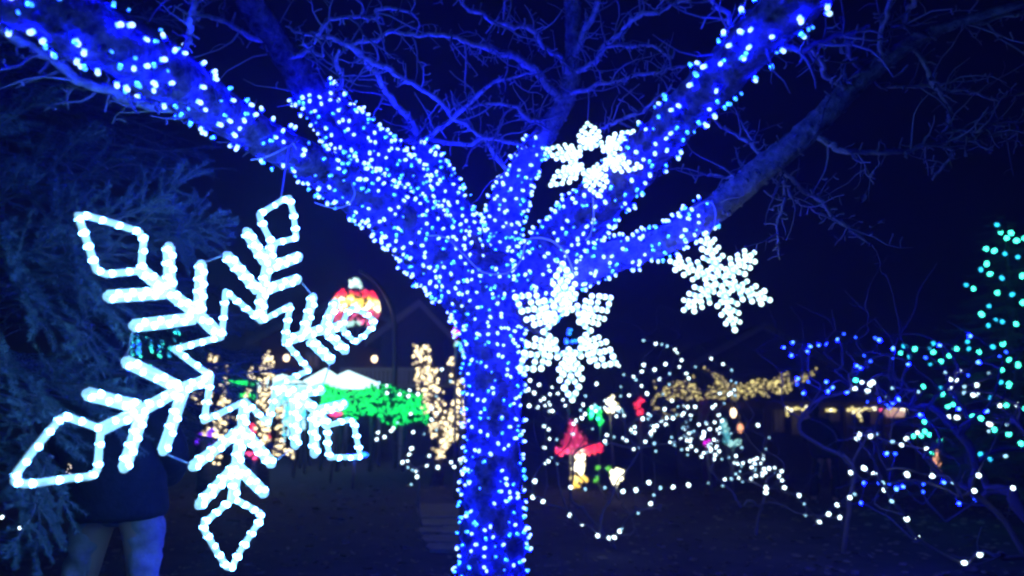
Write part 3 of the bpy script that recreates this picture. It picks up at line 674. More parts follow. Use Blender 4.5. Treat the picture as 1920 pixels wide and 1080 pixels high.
WL = Z(P_("482,147 470,188 532,185 550,233 643,258 730,210 785,253 715,270 727,408 633,475 587,520 573,553 465,563 455,620 520,598 752,547 847,567 750,682 727,730 672,792 705,795 715,847 753,865 785,867 785,922 735,980 860,830 957,833 1052,803 1095,835 1140,770 1140,800 1150,897 883,755 940,545 912,362 953,408 945,260 988,40 1050,140 897,450"), 4.32, 600, 680)
B6 = Z(P_("95,232 152,205 148,287 265,227 253,260 320,215 365,210 440,190 478,150 556,165 682,177 708,190 790,243 796,298 613,290 653,318 556,350 592,368 182,433 182,472 252,452 228,520 372,448 405,492 378,517 495,517 625,578 707,568 755,600 762,615 789,583 823,556 893,340 993,293 1080,218 1271,160 1265,415 1182,540 1200,620 967,663 1510,268 1467,292 1380,637 1555,683 1578,713 1340,325 1262,705"), 3.375, 1440, 580)
B7 = Z(P_("992,322 977,437 1080,310 1135,320 1342,328 1448,312 1535,345 1540,440 1640,424 1180,345 1215,340 1165,150 1120,150 1335,375"), 3.097, 1300, 800)
G6 = Z(P_("868,230 930,235 846,270 900,288 1038,213 1020,248 1055,260 1025,338 1088,328 1140,282 1198,243 1265,198 1265,250 1330,257 1415,225 1485,205 1522,322 1580,337 1485,375 1478,453 1530,458 1520,487 987,492 1085,492 1095,533 1163,590 1135,602 1040,610 1413,550 1515,595 1613,628 1285,672 1357,690 1432,750 1528,780 993,710 988,762 1023,787 977,800 917,805 1100,825 1045,900 1410,950 1348,905 565,440 1595,835"), 3.375, 1440, 580)
G8 = Z(P_("782,137 797,180 858,182 840,227 700,295 763,292 820,312 915,340 940,218 905,235 670,410 707,390 720,448 810,478 572,513 628,547 787,565 877,570 732,647 683,710 763,740 813,755 718,765 898,770 938,450 930,620"), 3.375, 1640, 380)
random.seed(31)
def placed(L, Yf): return [W(x, y, Yf(x, y)) for x, y in L]
allw = dedupe(W4+W5+W7+W6, 5)
# centre shrub (left part of the white cloud), its twin to the right, the far right tree
cen = [p for p in allw if p[0] < 1300 and p[1] < 880]; low = [p for p in allw if p[0] < 1300 and p[1] >= 880]
rt = [p for p in allw if 1300 <= p[0] < 1480 and p[1] < 905]; gar = [p for p in allw if 1300 <= p[0] < 1625 and p[1] >= 880 and p not in rt]
far = [p for p in allw if p[0] >= 1480 and p[1] < 880 and p not in rt and p not in gar]; near = [p for p in allw if p[0] >= 1625 and p[1] >= 880]
yc = lambda x, y: 7.6+1.1*math.sin(x*.05)+rnd(-.5, .5)
cenP = placed(cen, yc); rtP = placed(rt, lambda x, y: 8.2+rnd(-.7, .7)); lowP = placed(low, lambda x, y: 6.7+.3*math.sin(x*.03))
garP = placed(gar, lambda x, y: 6.6+rnd(-.15, .15)); farP = placed(far, lambda x, y: 6.2+rnd(-.4, .4)); nearP = placed(near, lambda x, y: 4.6+rnd(-.1, .1))
for P0_ in (cenP, rtP):
    base_ = list(P0_); dense = [p for p in base_ if p.z < W(1150, 735, p.y).z]
    for _ in range(46):
        a_, b_ = random.sample(dense, 2); b_ = min((q for q in dense if q is not a_), key=lambda q: (q-a_).length+rnd(0, .5)); P0_.append(a_.lerp(b_, rnd(.3, .7))+rdir()*.09)
g = 'white light strings on the leafless shrubs'
def onground(px, Y, dz=0): x = (px-960)/FOC*Y; return Vector((x, Y, gz(x, Y)-.03))
twig_tree('bare_shrub', 'leafless many stemmed shrub under white lights right of the trunk', 'shrub', onground(1150, 7.2), cenP+lowP[:14], .0022, .36, 'shrub_bark', 200, .6)
twig_tree('bare_shrub', 'leafless shrub under white lights below the fern snowflake', 'shrub', onground(1400, 7.8), rtP+garP[:10], .0022, .36, 'shrub_bark', 130, .5)
def split(P, n):
    P = sorted(P, key=lambda p: p[0]); q = len(P)//n+1; return [P[i:i+q] for i in range(0, len(P), q)]
cluster_string('white light string on the shrub just right of the trunk', g, [p for p in cenP if p.x < W(1120, 700, 7.6).x], WB, cenP[0], wr=.002)
cluster_string('white light string spread over the shrub between the red winged figure and the gold canopy', g, [p for p in cenP if p.x >= W(1120, 700, 7.6).x], WB, cenP[-1], wr=.002)
cluster_string('white light string hanging in a low loop in front of the red winged figure', g, lowP, WB, lowP[0], wr=.003, sc=(1, 1.25))
cluster_string('white light string on the shrub around the turquoise figure', g, rtP, WB, rtP[0], wr=.002)
cluster_string('white light string sagging between two shrubs over dark ground', g, garP, WB, garP[0], wr=.003, maxlink=1.2, sc=(1.05, 1.3))
cluster_string('white light string among blue and green bulbs at the right', g, farP, WB, farP[0], wr=.002, sc=(.95, 1.3))
cluster_string('white light string running down to the bottom right corner', g, nearP, WB, nearP[0], wr=.003, maxlink=1.5, sc=(.9, 1.1))
# left of the trunk
WLp = placed(WL, lambda x, y: 8.5+rnd(-.6, .6)); twig_tree('bare_shrub', 'low leafless shrub with white lights left of the trunk', 'shrub', onground(800, 8.3), WLp, .002, .36, 'shrub_bark', 50, .35)
cluster_string('white light string on the low shrub left of the trunk', g, WLp, WB, WLp[0], wr=.002, sc=(1, 1.3))
lf = [W(5, 963, 3.0), W(38, 982, 3.0), W(-40, 950, 3.0)]
cluster_string('two white bulbs low in the spruce at the left edge', g, lf, [WB[0]], lf[0], sc=(.4, .55), wr=.0015)
lf = [W(173, 528, 2.9), W(150, 500, 2.95)]
r_ = cluster_string('single white bulb on the spruce beside the upper left diamond', g, lf[:1], [WB[0]], lf[0], sc=(.5, .52))
lf = [W(rnd(124, 134), rnd(866, 888), 3.3) for _ in range(9)]
cluster_string('tiny gold lights inside the lower left diamond', g, lf, [OB[1]], lf[0], sc=(.10, .16), wr=.0015)
# blue on the right
b1 = [p for p in B6 if p[0] < 1640]; b2 = [p for p in B6 if p[0] >= 1640]+B7
b1P = placed(b1, lambda x, y: 6.6+rnd(-.4, .4)); b2P = placed(b2, lambda x, y: 5.4+rnd(-.6, .6))
gb = 'blue light strings on the leafless right hand shrubs'
twig_tree('bare_shrub', 'slender leafless tree carrying scattered blue bulbs before the gable', 'tree', onground(1556, 6.9), b1P+farP[:9], .0026, .42, 'shrub_bark', 90, .7)
cluster_string('blue light string across the slender tree before the gable', gb, b1P, BB, b1P[0], wr=.002)
cluster_string('blue light string among the boughs at the right edge', gb, b2P, BB, b2P[0], wr=.002)
rb = onground(2010, 4.9)
twig_tree('bare_tree', 'leafless tree leaning in from the right edge with long low boughs', 'tree', rb, b2P+nearP+farP[9:]+[W(1767, 828, 5.0), W(1886, 976, 4.8), W(1700, 760, 5.2), W(1650, 700, 5.4), W(1930, 1050, 4.8)], .0032, .46, 'shrub_bark', 170, .55)
# right spruce
rx = (1895-960)/FOC*9.2; base = Vector((rx, 9.2, gz(rx, 9.2)-.03)); top = W(1884, 405, 9.2)
root = thing('spruce', 'dark pointed spruce dotted with green bulbs at the right edge', 'tree', base)
m = MB(); m.tube([base, base.lerp(top, .5), top], [.12, .07, .008], 10, rough=.1); m.build('trunk', 'bark', root)
H = top.z-base.z; random.seed(41)
for i in range(120):
    t = (i/120)**.85; z = base.z+.15+H*t*.97; s = .16+1.25*(1-t); add_bough(root, Vector((rx, 9.2, z)), i*2.4+rnd(-.2, .2), rnd(-.05, .2), 0, s*rnd(.75, 1.0)/1.25*1.15)
gp = dedupe(G6+G8, 6); GP = []
for x, y in gp:
    q = W(x, y, 9.2); t = max(0, min(1, (q.z-base.z)/H)); rad = (.16+1.25*(1-t)); dx = abs(q.x-rx); dy = math.sqrt(max(.0, rad*rad-dx*dx)) if dx < rad else .0
    GP.append(W(x, y, 9.2-dy*1.0-.12))
gg = 'green light strings on the right hand spruce'
GP.sort(key=lambda p: -p.z); h = len(GP)//2
cluster_string('green light string on the tip of the right hand spruce', gg, GP[:h], GB, GP[0], sc=(.85, 1.1))
cluster_string('green light string on the lower boughs of the right hand spruce', gg, GP[h:], GB, GP[h], sc=(.8, 1.05))

# ---------------------------------------------------------------- gold wrapped trees
random.seed(51)
def px_path(L): return cr([(a[0], a[1], a[2], a[3]) for a in L], 6)
def gold_tree(label, slabel, Y, stems, base_px, n, bare=True, sc=(.8, 1.2)):
    b = onground(base_px, Y); root = thing('wrapped_tree', label, 'tree', b)
    pts = []
    for S_ in stems:
        L = [(x, y, Y, max(2, r*.55)) for x, y, r in S_]; p, rr = limb_path(L, 5); m = MB(); m.tube(p, rr, 9, rough=.15); m.build('limb', 'bark', root)
        q = cr([(x, y, r) for x, y, r in S_], 8); wt = [c[2] for c in q]; ln = sum(math.hypot(q[i][0]-q[i-1][0], q[i][1]-q[i-1][1])*(q[i][2]) for i in range(1, len(q)))
        pts.append((q, ln))
    tot = sum(l for _, l in pts); out = []
    for q, ln in pts:
        k = int(n*ln/tot+.5)
        for _ in range(k):
            i = random.choices(range(len(q)), weights=[max(.5, c[2]) for c in q])[0]; c = q[i]; a = rnd(-1, 1); r = c[2]
            out.append(W(c[0]+a*r*.95+rnd(-2, 2), c[1]+rnd(-7, 7), Y-M(math.sqrt(max(0, 1-a*a))*r*.9, Y)-.03))
    bm = MB(); lo = root.location+Vector((0, 0, 0)); end = W(stems[0][-1][0], stems[0][-1][1], Y)
    bm.tube([lo, lo.lerp(end, .5)+Vector((.02, 0, 0)), end], [M(14, Y), M(10, Y), M(9, Y)], 10, rough=.2); bm.build('trunk', 'bark', root)
    cluster_string(slabel, 'warm gold light strings on the small garden trees', out, OB, out[0], sc=sc, wr=.003, maxlink=.6)
gold_tree('small forked tree left of the trunk, both limbs wound with gold', 'gold light string densely wound on the forked tree left of the trunk', 12.5,
    [[(784, 652, 14), (793, 690, 20), (806, 730, 22), (820, 775, 24), (830, 815, 20), (822, 852, 10)], [(803, 648, 8), (808, 690, 12), (812, 720, 12)], [(845, 676, 7), (858, 715, 13), (862, 750, 16), (858, 785, 20), (846, 820, 16), (826, 845, 8)]], 822, 290, sc=(.8, 1.15))
gold_tree('slim gold lit tree seen through the left of the huge snowflake', 'gold light string on thin uprights seen through the left of the huge snowflake', 11.5,
    [[(400, 668, 7), (396, 700, 6), (392, 750, 5), (388, 790, 5), (381, 824, 5)], [(426, 690, 5), (421, 730, 7), (415, 770, 11), (411, 810, 12), (405, 862, 7)], [(367, 740, 9), (372, 755, 10)], [(470, 697, 5), (467, 725, 5), (463, 746, 4)], [(445, 775, 6), (440, 785, 6)]], 400, 150, sc=(.7, 1.0))
gold_tree('bushy gold lit tree seen through the centre of the huge snowflake', 'gold light string on the bushy uprights behind the centre of the huge snowflake', 11.8,
    [[(500, 664, 5), (497, 690, 8), (492, 740, 9), (487, 780, 9), (492, 830, 7)], [(512, 672, 5), (509, 700, 7), (504, 760, 10), (500, 800, 10), (497, 830, 6)], [(512, 846, 14), (530, 846, 18), (542, 848, 8)], [(528, 760, 8), (524, 800, 8), (522, 840, 7)]], 505, 190, sc=(.7, 1.0))

# ---------------------------------------------------------------- joined light nets and figures (tiny bulbs)
def dots(name, pts, r, mats, parent=None, kind='stuff'):
    m = MB(); nm = len(mats)
    for p in pts: m.octa(p, r*rnd(.75, 1.2), random.choices(range(nm), weights=[3]+[1]*(nm-1))[0])
    return m.build(name, mats, parent, smooth=False, kind=kind)
random.seed(61)
# green hedge
Yh = 15.0; b = onground(700, Yh); root = thing('clipped_hedge', 'rounded hedge thickly netted with green lights', 'hedge', b)
def hedge_y(x):   # top and bottom edge in the photograph
    top = 727+6*math.sin(x*.05)+(8 if x > 740 else 0); bot = 770+(x-600)*.14+10*math.sin(x*.07); return top, min(bot, 806)
m = MB(); mf = MB(); pts = []
for k in range(60):
    x = 596+k*3.55; t, bo = hedge_y(x); c = W(x, (t+bo)/2, Yh+.35); m.blob(c, (.14, .34, M((bo-t)/2, Yh)), 7, 6)
gq = []
for k in range(900):
    x = rnd(600, 803); t, bo = hedge_y(x); y = rnd(t-2, bo+3); v = (y-(t+bo)/2)/((bo-t)/2+1)
    if noise.noise(Vector((x*.05, y*.08, 1))) < -.28: continue
    gq.append(W(x, y, Yh-.02-.30*math.sqrt(max(0, 1-v*v))+rnd(-.03, .03)))
m.build('foliage', 'needle_dark', root)
for x in (640, 700, 760): m = MB(); p = onground(x, Yh+.3); m.tube([p, W(x, 790, Yh+.3)], .05, 6); m.build('stem', 'bark', root)
o = dots('light_net', gq, .028, ['green_net_led', 'green_net_dim']); tag(o, 'net of green lights over the rounded hedge', 'net lights')
gq = [W(rnd(415, 505), rnd(714, 723), 15.2) for _ in range(80)]+[W(rnd(448, 478), 740+rnd(-6, 6), 15.2) for _ in range(22)]
m = MB(); m.tube([W(412, 719, 15.25), W(508, 719, 15.25)], .02, 5); m.tube([W(445, 741, 15.25), W(480, 741, 15.25)], .02, 5); m.tube([W(462, 719, 15.25), onground(462, 15.25)], .03, 5)
o = m.build('light_rail', 'dark_wood'); tag(o, 'thin rail edged with green lights left of the hedge', 'rail')
tag(dots('light_garland', gq, .03, ['green_net_led', 'green_net_dim']), 'green light garland along the thin rail', 'garland')
# white tents, lamp light put into the canopies as glow
def tent(label, peak, l, r, base_y, Y, s=1):
    P0 = W(*peak, Y); L = W(*l, Y); R_ = W(*r, Y); d = (R_.x-L.x); b = Vector(((L.x+R_.x)/2, Y+d/2, gz(P0.x, Y)))
    root = thing('canopy_tent', label, 'tent', b, 'white canopy tents with lamp light put into the cloth as glow')
    q = [Vector((L.x, Y, L.z)), Vector((R_.x, Y, L.z)), Vector((R_.x, Y+d, L.z)), Vector((L.x, Y+d, L.z))]; pk = Vector((P0.x, Y+d/2, P0.z+.03))
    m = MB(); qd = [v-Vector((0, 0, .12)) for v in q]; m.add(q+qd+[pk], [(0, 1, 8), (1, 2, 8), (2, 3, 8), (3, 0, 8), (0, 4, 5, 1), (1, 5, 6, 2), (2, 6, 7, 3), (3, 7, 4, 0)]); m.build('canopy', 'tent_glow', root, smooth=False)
    for v in q:
        m = MB(); m.tube([Vector((v.x*.995, v.y, gz(v.x, v.y))), v-Vector((0, 0, .02))], .03, 6); m.build('pole', 'metal', root)
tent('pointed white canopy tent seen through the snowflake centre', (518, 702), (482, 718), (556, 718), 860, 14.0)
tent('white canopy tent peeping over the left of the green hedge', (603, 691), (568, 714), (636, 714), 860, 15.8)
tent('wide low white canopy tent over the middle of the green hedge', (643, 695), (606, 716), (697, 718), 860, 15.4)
# white glowing lattice under the tent (icicle curtain)
m = MB(); pts = []
for k in range(13):
    x = 520+k*4.2
    for j in range(int(rnd(10, 20))): pts.append(W(x+rnd(-1.5, 1.5), 722+j*6.2, 13.6))
rt_ = thing('icicle_curtain', 'curtain of icy white lights hanging under the pointed tent', 'light curtain', W(545, 722, 13.6))
m.tube([W(516, 720, 13.6), W(576, 720, 13.6)], .02, 5); m.build('cord', 'green_wire', rt_); dots('light_strand', pts, .032, ['white_led_dim', 'teal_led', 'silver_led'], rt_)
# far teal icicles at the left
pts = []; m = MB()
for x, y0, y1 in ((249, 626, 676), (257, 628, 668), (262, 640, 672), (274, 615, 636), (285, 638, 664), (299, 640, 672), (304, 640, 655), (313, 616, 628), (318, 648, 672), (322, 650, 668), (328, 620, 642), (333, 612, 640), (341, 640, 672), (240, 690, 704), (268, 686, 712), (280, 680, 690)):
    for j in range(int((y1-y0)/2.6)): pts.append(W(x+rnd(-2.5, 2.5), y0+j*2.6, 13))
rt_ = thing('icicle_curtain', 'ragged teal and green icicle lights left of the star', 'light curtain', W(290, 610, 13))
m.tube([W(236, 611, 13), W(345, 609, 13)], .015, 4); m.tube([W(236, 611, 13.05), onground(236, 13.05)], .04, 6); m.tube([W(345, 609, 13.05), onground(345, 13.05)], .04, 6)
m.build('frame', 'dark_wood', rt_); dots('light_strand', pts, .016, ['teal_led', 'green_led', 'aqua_glow', 'blue_led_weak'], rt_)
# railing behind the hedge
root = thing('picket_fence', 'pale railing with upright balusters behind the gold forked tree', 'fence', onground(740, 18))
for y in (692, 724): m = MB(); a = W(640, y, 18); c = W(870, y, 18); m.box((a+c)/2, ((c.x-a.x)/2, .04, .035)); m.build('rail', 'trim', root, smooth=False)
bm = MB(); a = W(0, 708, 18); bm.box((0, 0, 0), (.035, .02, M(16, 18)-.04)); bmesh_ = bm.mesh('baluster', 'trim', False)
for k in range(29): inst('baluster', bmesh_, root, W(643+k*8, 708, 18))
for x in (642, 756, 868): m = MB(); p = W(x, 690, 18.1); m.box((p.x, p.y, (p.z+gz(p.x, 18))/2), (.06, .05, (p.z-gz(p.x, 18))/2)); m.build('post', 'trim', root, smooth=False)
# ornament ball on its bent pole
Yo = 16.0; C = W(667, 578, Yo); R_ = M(42, Yo); root = thing('light_ball', 'red and gold striped bauble of lights with silver cap', 'light ornament', C)
m = MB(); m.blob(C, R_*.93, 18, 12); m.build('shell', 'coat', root)
bands = {'red_band': (.42, .72, ['red_led', 'red_glow'], 70), 'gold_band': (-.12, .36, ['yellow_led', 'cream_led'], 150), 'crimson_band': (-.72, -.18, ['red_glow', 'pink_led'], 120)}
for nm, (lo, hi, mt, n) in bands.items():
    pts = []
    for _ in range(n*2):
        a = rnd(0, 6.283); s = rnd(lo, hi)+.06*math.sin(a*7); c = math.sqrt(max(0, 1-s*s)); pts.append(C+Vector((math.cos(a)*c, math.sin(a)*c, s))*R_+Vector((0, 0, -.16*math.cos(a)*R_*0)))
    dots(nm, pts, .045, mt, root)
dots('silver_trim', [C+Vector((.05+rnd(-.6, .4)*R_, -R_*.75, -R_*rnd(.68, .85))) for _ in range(22)], .04, ['silver_led'], root)
m = MB(); m.tube([C+Vector((0, 0, R_*.86)), C+Vector((0, 0, R_*1.12)), C+Vector((0, 0, R_*1.28)), C+Vector((0, 0, R_*1.36))], [R_*.26, R_*.24, R_*.14, R_*.08], 10); m.build('cap', 'silver_led', root)
dots('cap_light', [C+Vector((rnd(-.24, .24)*R_, -.24*R_, R_*rnd(.9, 1.3))) for _ in range(18)], .04, ['ice_led_small', 'silver_led'], root)
m = MB(); pole = [(741, 905, Yo+.1), (740, 760, Yo+.1), (741, 660, Yo+.1), (738, 595, Yo+.1), (722, 552, Yo+.1), (696, 522, Yo+.1), (672, 508, Yo+.1)]
PP = [W(*p) for p in pole]; PP[0].z = gz(PP[0].x, PP[0].y)
m.tube([Vector(a) for a in cr([tuple(p) for p in PP], 6)], .05, 8); m.tube([PP[-1], C+Vector((0, 0, R_*1.3))], .008, 4)
tag(m.build('bent_pole', 'pole_paint'), 'tall grey pole bent over at the top, holding the striped bauble', 'pole')

# small coloured figures right of the trunk
def blobset(name, label, cat, Y, parts, base_px, post='metal'):
    b = onground(base_px, Y); root = thing(name, label, cat, b); lowp = None
    for nm, mts, r, els in parts:
        core = MB(); pts = []
        for (x, y, rx_, ry_, n) in els:
            core.blob(W(x, y, Y), (M(rx_*.8, Y), M(min(rx_, ry_)*.7, Y), M(ry_*.8, Y)), 10, 7)
            for _ in range(n):
                a = rnd(0, 6.28); q = math.sqrt(random.random()); X, Yy = math.cos(a)*q, math.sin(a)*q
                pts.append(W(x+X*rx_, y+Yy*ry_, Y-M(min(rx_, ry_)*.75*math.sqrt(max(0, 1-q*q)), Y)-.02))
            if lowp is None or y > lowp[1]: lowp = (x, y)
        c = core.build(nm, mts[-1], root); dots('light_strand', pts, r, mts[:-1], c)
    m = MB(); m.tube([b, W(lowp[0], lowp[1], Y+.03)], .02, 5); m.build('stake', post, root)
blobset('light_figure', 'red winged light figure on a white lit stem with yellow foot', 'light ornament', 12, [
    ('body', ['red_glow', 'pink_led', 'red_glow'], .022, [(1076, 828, 24, 24, 60), (1074, 806, 12, 14, 14), (1072, 795, 8, 8, 8)]),
    ('wing', ['red_led', 'red_glow', 'red_glow'], .024, [(1107, 842, 24, 11, 36), (1118, 839, 13, 8, 12)]),
    ('wing', ['red_led', 'pink_led', 'red_glow'], .026, [(1050, 846, 9, 9, 16), (1062, 844, 8, 6, 8)]),
    ('stem', ['cream_led', 'gold_led_dim', 'curtain'], .034, [(1086, 850, 9, 14, 12), (1084, 872, 11, 20, 26), (1091, 860, 6, 10, 8)]),
    ('foot', ['yellow_led', 'amber_led', 'curtain'], .034, [(1075, 899, 8, 8, 12), (1095, 898, 8, 7, 9), (1081, 910, 5, 8, 6)])], 1084)
blobset('light_figure', 'green arch shaped light figure above the red winged one', 'light ornament', 13, [('arch', ['green_net_led', 'green_led', 'green_net_dim'], .035, [(1107, 776, 4, 9, 14), (1113, 768, 7, 4, 12), (1122, 773, 5, 8, 12), (1126, 787, 4, 10, 14)])], 1118)
blobset('light_figure', 'cream cluster shaped like a seahorse beside the green arch', 'light ornament', 13.2, [('body', ['cream_led', 'amber_led', 'curtain'], .035, [(1146, 752, 8, 9, 14), (1152, 762, 8, 8, 10), (1143, 770, 7, 4, 6)])], 1148)
blobset('light_figure', 'red crooked light figure right of the cream cluster', 'light ornament', 13.4, [('body', ['red_led', 'red_led', 'red_glow'], .035, [(1200, 750, 7, 4, 9), (1195, 760, 4, 8, 12), (1200, 773, 6, 4, 9)])], 1198)
blobset('light_wreath', 'dim lime green ring of lights low beside the cream ball', 'light ornament', 11, [('ring', ['lime_led', 'lime_led', 'needle_dark'], .020, [(1121, 877, 5, 4, 7), (1141, 878, 5, 6, 8), (1117, 898, 4, 6, 8), (1147, 890, 3, 7, 6)])], 1132)
blobset('light_ball', 'cream ball of lights low in the shrub', 'light ornament', 10.8, [('globe', ['cream_led', 'gold_led', 'curtain'], .034, [(1157, 890, 12, 11, 34), (1152, 903, 6, 5, 7)])], 1156)
blobset('light_figure', 'turquoise seated light figure with a long tail', 'light ornament', 12, [
    ('body', ['aqua_glow', 'silver_led', 'aqua_glow'], .025, [(1355, 795, 9, 10, 16), (1361, 808, 7, 10, 14), (1362, 825, 9, 9, 16)]), ('tail', ['silver_led', 'aqua_glow', 'aqua_glow'], .025, [(1375, 832, 12, 5, 16), (1384, 829, 6, 5, 8)])], 1362)
blobset('light_figure', 'small magenta spot of lights by the turquoise figure', 'light ornament', 11.8, [('body', ['magenta_led', 'magenta_led', 'purple_tint'], .028, [(1324, 830, 9, 5, 18)])], 1324)
blobset('light_figure', 'purple patch of lights seen through the huge snowflake', 'light ornament', 12, [('body', ['purple_led', 'purple_led', 'purple_tint'], .03, [(384, 826, 18, 15, 60), (396, 812, 10, 10, 16)])], 384)
blobset('light_figure', 'red pair of light shapes seen below the snowflake centre', 'light ornament', 12.4, [('left_half', ['red_led', 'pink_led', 'red_glow'], .026, [(474, 805, 5, 10, 18)]), ('right_half', ['red_led', 'red_glow', 'red_glow'], .026, [(502, 813, 5, 13, 22)])], 488)
blobset('light_figure', 'low pink streak of lights under the snowflake centre', 'light ornament', 12.2, [('body', ['pink_led', 'red_glow', 'purple_tint'], .024, [(469, 850, 8, 4, 12), (480, 857, 7, 4, 9)])], 474)
blobset('light_figure', 'pink light shape in front of the green hedge', 'light ornament', 13, [('body', ['pink_led', 'red_glow', 'red_glow'], .03, [(629, 777, 11, 6, 22)])], 629)
blobset('light_figure', 'pink bulb cluster at the left edge of the trunk', 'light ornament', 11, [('body', ['pink_led', 'red_led', 'red_glow'], .02, [(855, 621, 7, 9, 24)])], 855)
blobset('light_figure', 'ice blue ring of lights under the pink cluster', 'light ornament', 11, [('ring', ['silver_led', 'teal_led', 'needle_dark'], .022, [(858, 645, 7, 4, 10), (869, 655, 3, 10, 10)])], 862)
blobset('light_figure', 'dull orange light shape among the right hand boughs', 'light ornament', 10, [('body', ['orange_glow', 'amber_led_dim', 'brick'], .010, [(1757, 850, 3, 8, 14), (1755, 862, 6, 8, 22), (1761, 872, 4, 5, 8)])], 1757)
blobset('light_figure', 'small blue streak of lights under the snowflake right arm', 'light ornament', 12, [('body', ['blue_led_weak', 'teal_led', 'coat'], .018, [(665, 856, 22, 3, 26), (684, 852, 8, 3, 8)])], 670)
blobset('light_figure', 'tiny blue and pink figure inside the star snowflake', 'light ornament', 12, [('body', ['blue_led_weak', 'teal_led', 'coat'], .02, [(1068, 622, 6, 5, 8), (1060, 640, 5, 4, 7), (1076, 640, 5, 4, 7)])], 1068)

# ---------------------------------------------------------------- warm canopy tree on the right, purple light painted on its trunk
random.seed(71)
Yg = 17.5; b = onground(1322, Yg); root = thing('wrapped_tree', 'wide low tree with flat canopy of tiny amber lights', 'tree', b)
AM = [[(1318, 745, 7), (1300, 735, 16), (1270, 732, 19), (1243, 738, 14)], [(1322, 740, 8), (1345, 732, 16), (1380, 733, 17), (1420, 729, 16), (1455, 725, 17), (1482, 722, 15)], [(1366, 722, 7), (1345, 706, 6), (1318, 690, 3)], [(1400, 727, 8), (1424, 711, 5)], [(1450, 716, 8), (1476, 700, 4)], [(1484, 716, 4), (1505, 710, 6), (1520, 702, 6), (1530, 692, 4)], [(1240, 738, 7), (1222, 752, 8), (1238, 775, 9), (1270, 775, 8)], [(1300, 712, 4), (1304, 704, 4)], [(1232, 726, 5), (1228, 718, 5)]]
pts = []
m = MB(); m.tube([b, W(1320, 800, Yg), W(1319, 745, Yg)], [M(13, Yg), M(9, Yg), M(8, Yg)], 9, rough=.2); m.build('trunk', 'purple_tint', root)
for S_ in AM:
    p, r = limb_path([(x, y, Yg, max(1.5, rr*.3)) for x, y, rr in S_], 5); m = MB(); m.tube(p, r, 7, rough=.2); m.build('limb', 'bark', root)
    q = cr(S_, 8)
    for i in range(1, len(q)):
        L = math.hypot(q[i][0]-q[i-1][0], q[i][1]-q[i-1][1]); n = L*q[i][2]*.085*(.45 if S_[0][0] < 1241 and len(S_) > 2 else 1)
        for _ in range(int(n)+(random.random() < n-int(n))):
            a = rnd(-1, 1); x, y = q[i][0]+rnd(-3, 3), q[i][1]+a*q[i][2]
            pts.append(W(x, y, Yg-M(q[i][2]*math.sqrt(1-a*a), Yg)))
o = dots('light_net', pts, .022, ['amber_led', 'amber_led_dim', 'amber_led_dim']); tag(o, 'tiny amber lights covering the flat canopy tree', 'net lights')

# ---------------------------------------------------------------- houses
def house(label, Y, gable, ground_z, wallm, roofm, depth=9, extra=None):
    """gable = apex, left eave, right eave in photograph directions; the gable faces the viewer"""
    A, L, R_ = (W(*g, Y) for g in gable); root = thing('house', label, 'building', ((L.x+R_.x)/2, Y, ground_z))
    m = MB(); li, ri = L+Vector((.35, 0, .05)), R_+Vector((-.35, 0, .05))
    def zin(x): return (A.z-(A.z-L.z)*(A.x-x)/(A.x-L.x) if x < A.x else A.z-(A.z-R_.z)*(x-A.x)/(R_.x-A.x))-.12
    m.prism([(li.x, Y, ground_z), (ri.x, Y, ground_z), (ri.x, Y, zin(ri.x)), (A.x, Y, A.z-.12), (li.x, Y, zin(li.x))], (0, depth, 0)); m.build('wall', wallm, root, smooth=False)
    for P_0 in (L, R_):
        m = MB(); d = Vector((0, 0, -.11)); m.prism([Vector((P_0.x, Y-.35, P_0.z)), Vector((A.x, Y-.35, A.z)), Vector((A.x, Y-.35, A.z))+d, Vector((P_0.x, Y-.35, P_0.z))+d], (0, depth+.7, 0)); rf = m.build('roof', roofm, root, smooth=False)
        m = MB(); d = Vector((0, 0, -.2)); m.prism([Vector((P_0.x, Y-.42, P_0.z+.02)), Vector((A.x, Y-.42, A.z+.02)), Vector((A.x, Y-.42, A.z+.02))+d, Vector((P_0.x, Y-.42, P_0.z+.02))+d], (0, .06, 0)); m.build('fascia', 'trim', rf, smooth=False)
    return root
def window(root, x0, y0, x1, y1, Y, mt='glass'):
    a, c = W(x0, y1, Y), W(x1, y0, Y); w_, h_ = (c.x-a.x)/2, (c.z-a.z)/2; ctr = (a+c)/2; f = MB()
    for s in (-1, 1): f.box(ctr+Vector((s*w_, -.03, 0)), (.05, .04, h_+.05)); f.box(ctr+Vector((0, -.03, s*h_)), (w_-.05, .04, .05))
    f.box(ctr+Vector((0, -.028, 0)), (.02, .03, h_-.05)); fr = f.build('window', 'trim', root, smooth=False)
    g_ = MB(); g_.box(ctr+Vector((0, -.012, 0)), (w_-.05, .008, h_-.05)); g_.build('pane', mt, fr, smooth=False)
h1 = house('dark gabled house behind the amber canopy tree', 24, [(1425, 608), (1290, 682), (1570, 690)], -1.0, 'siding', 'shingle')
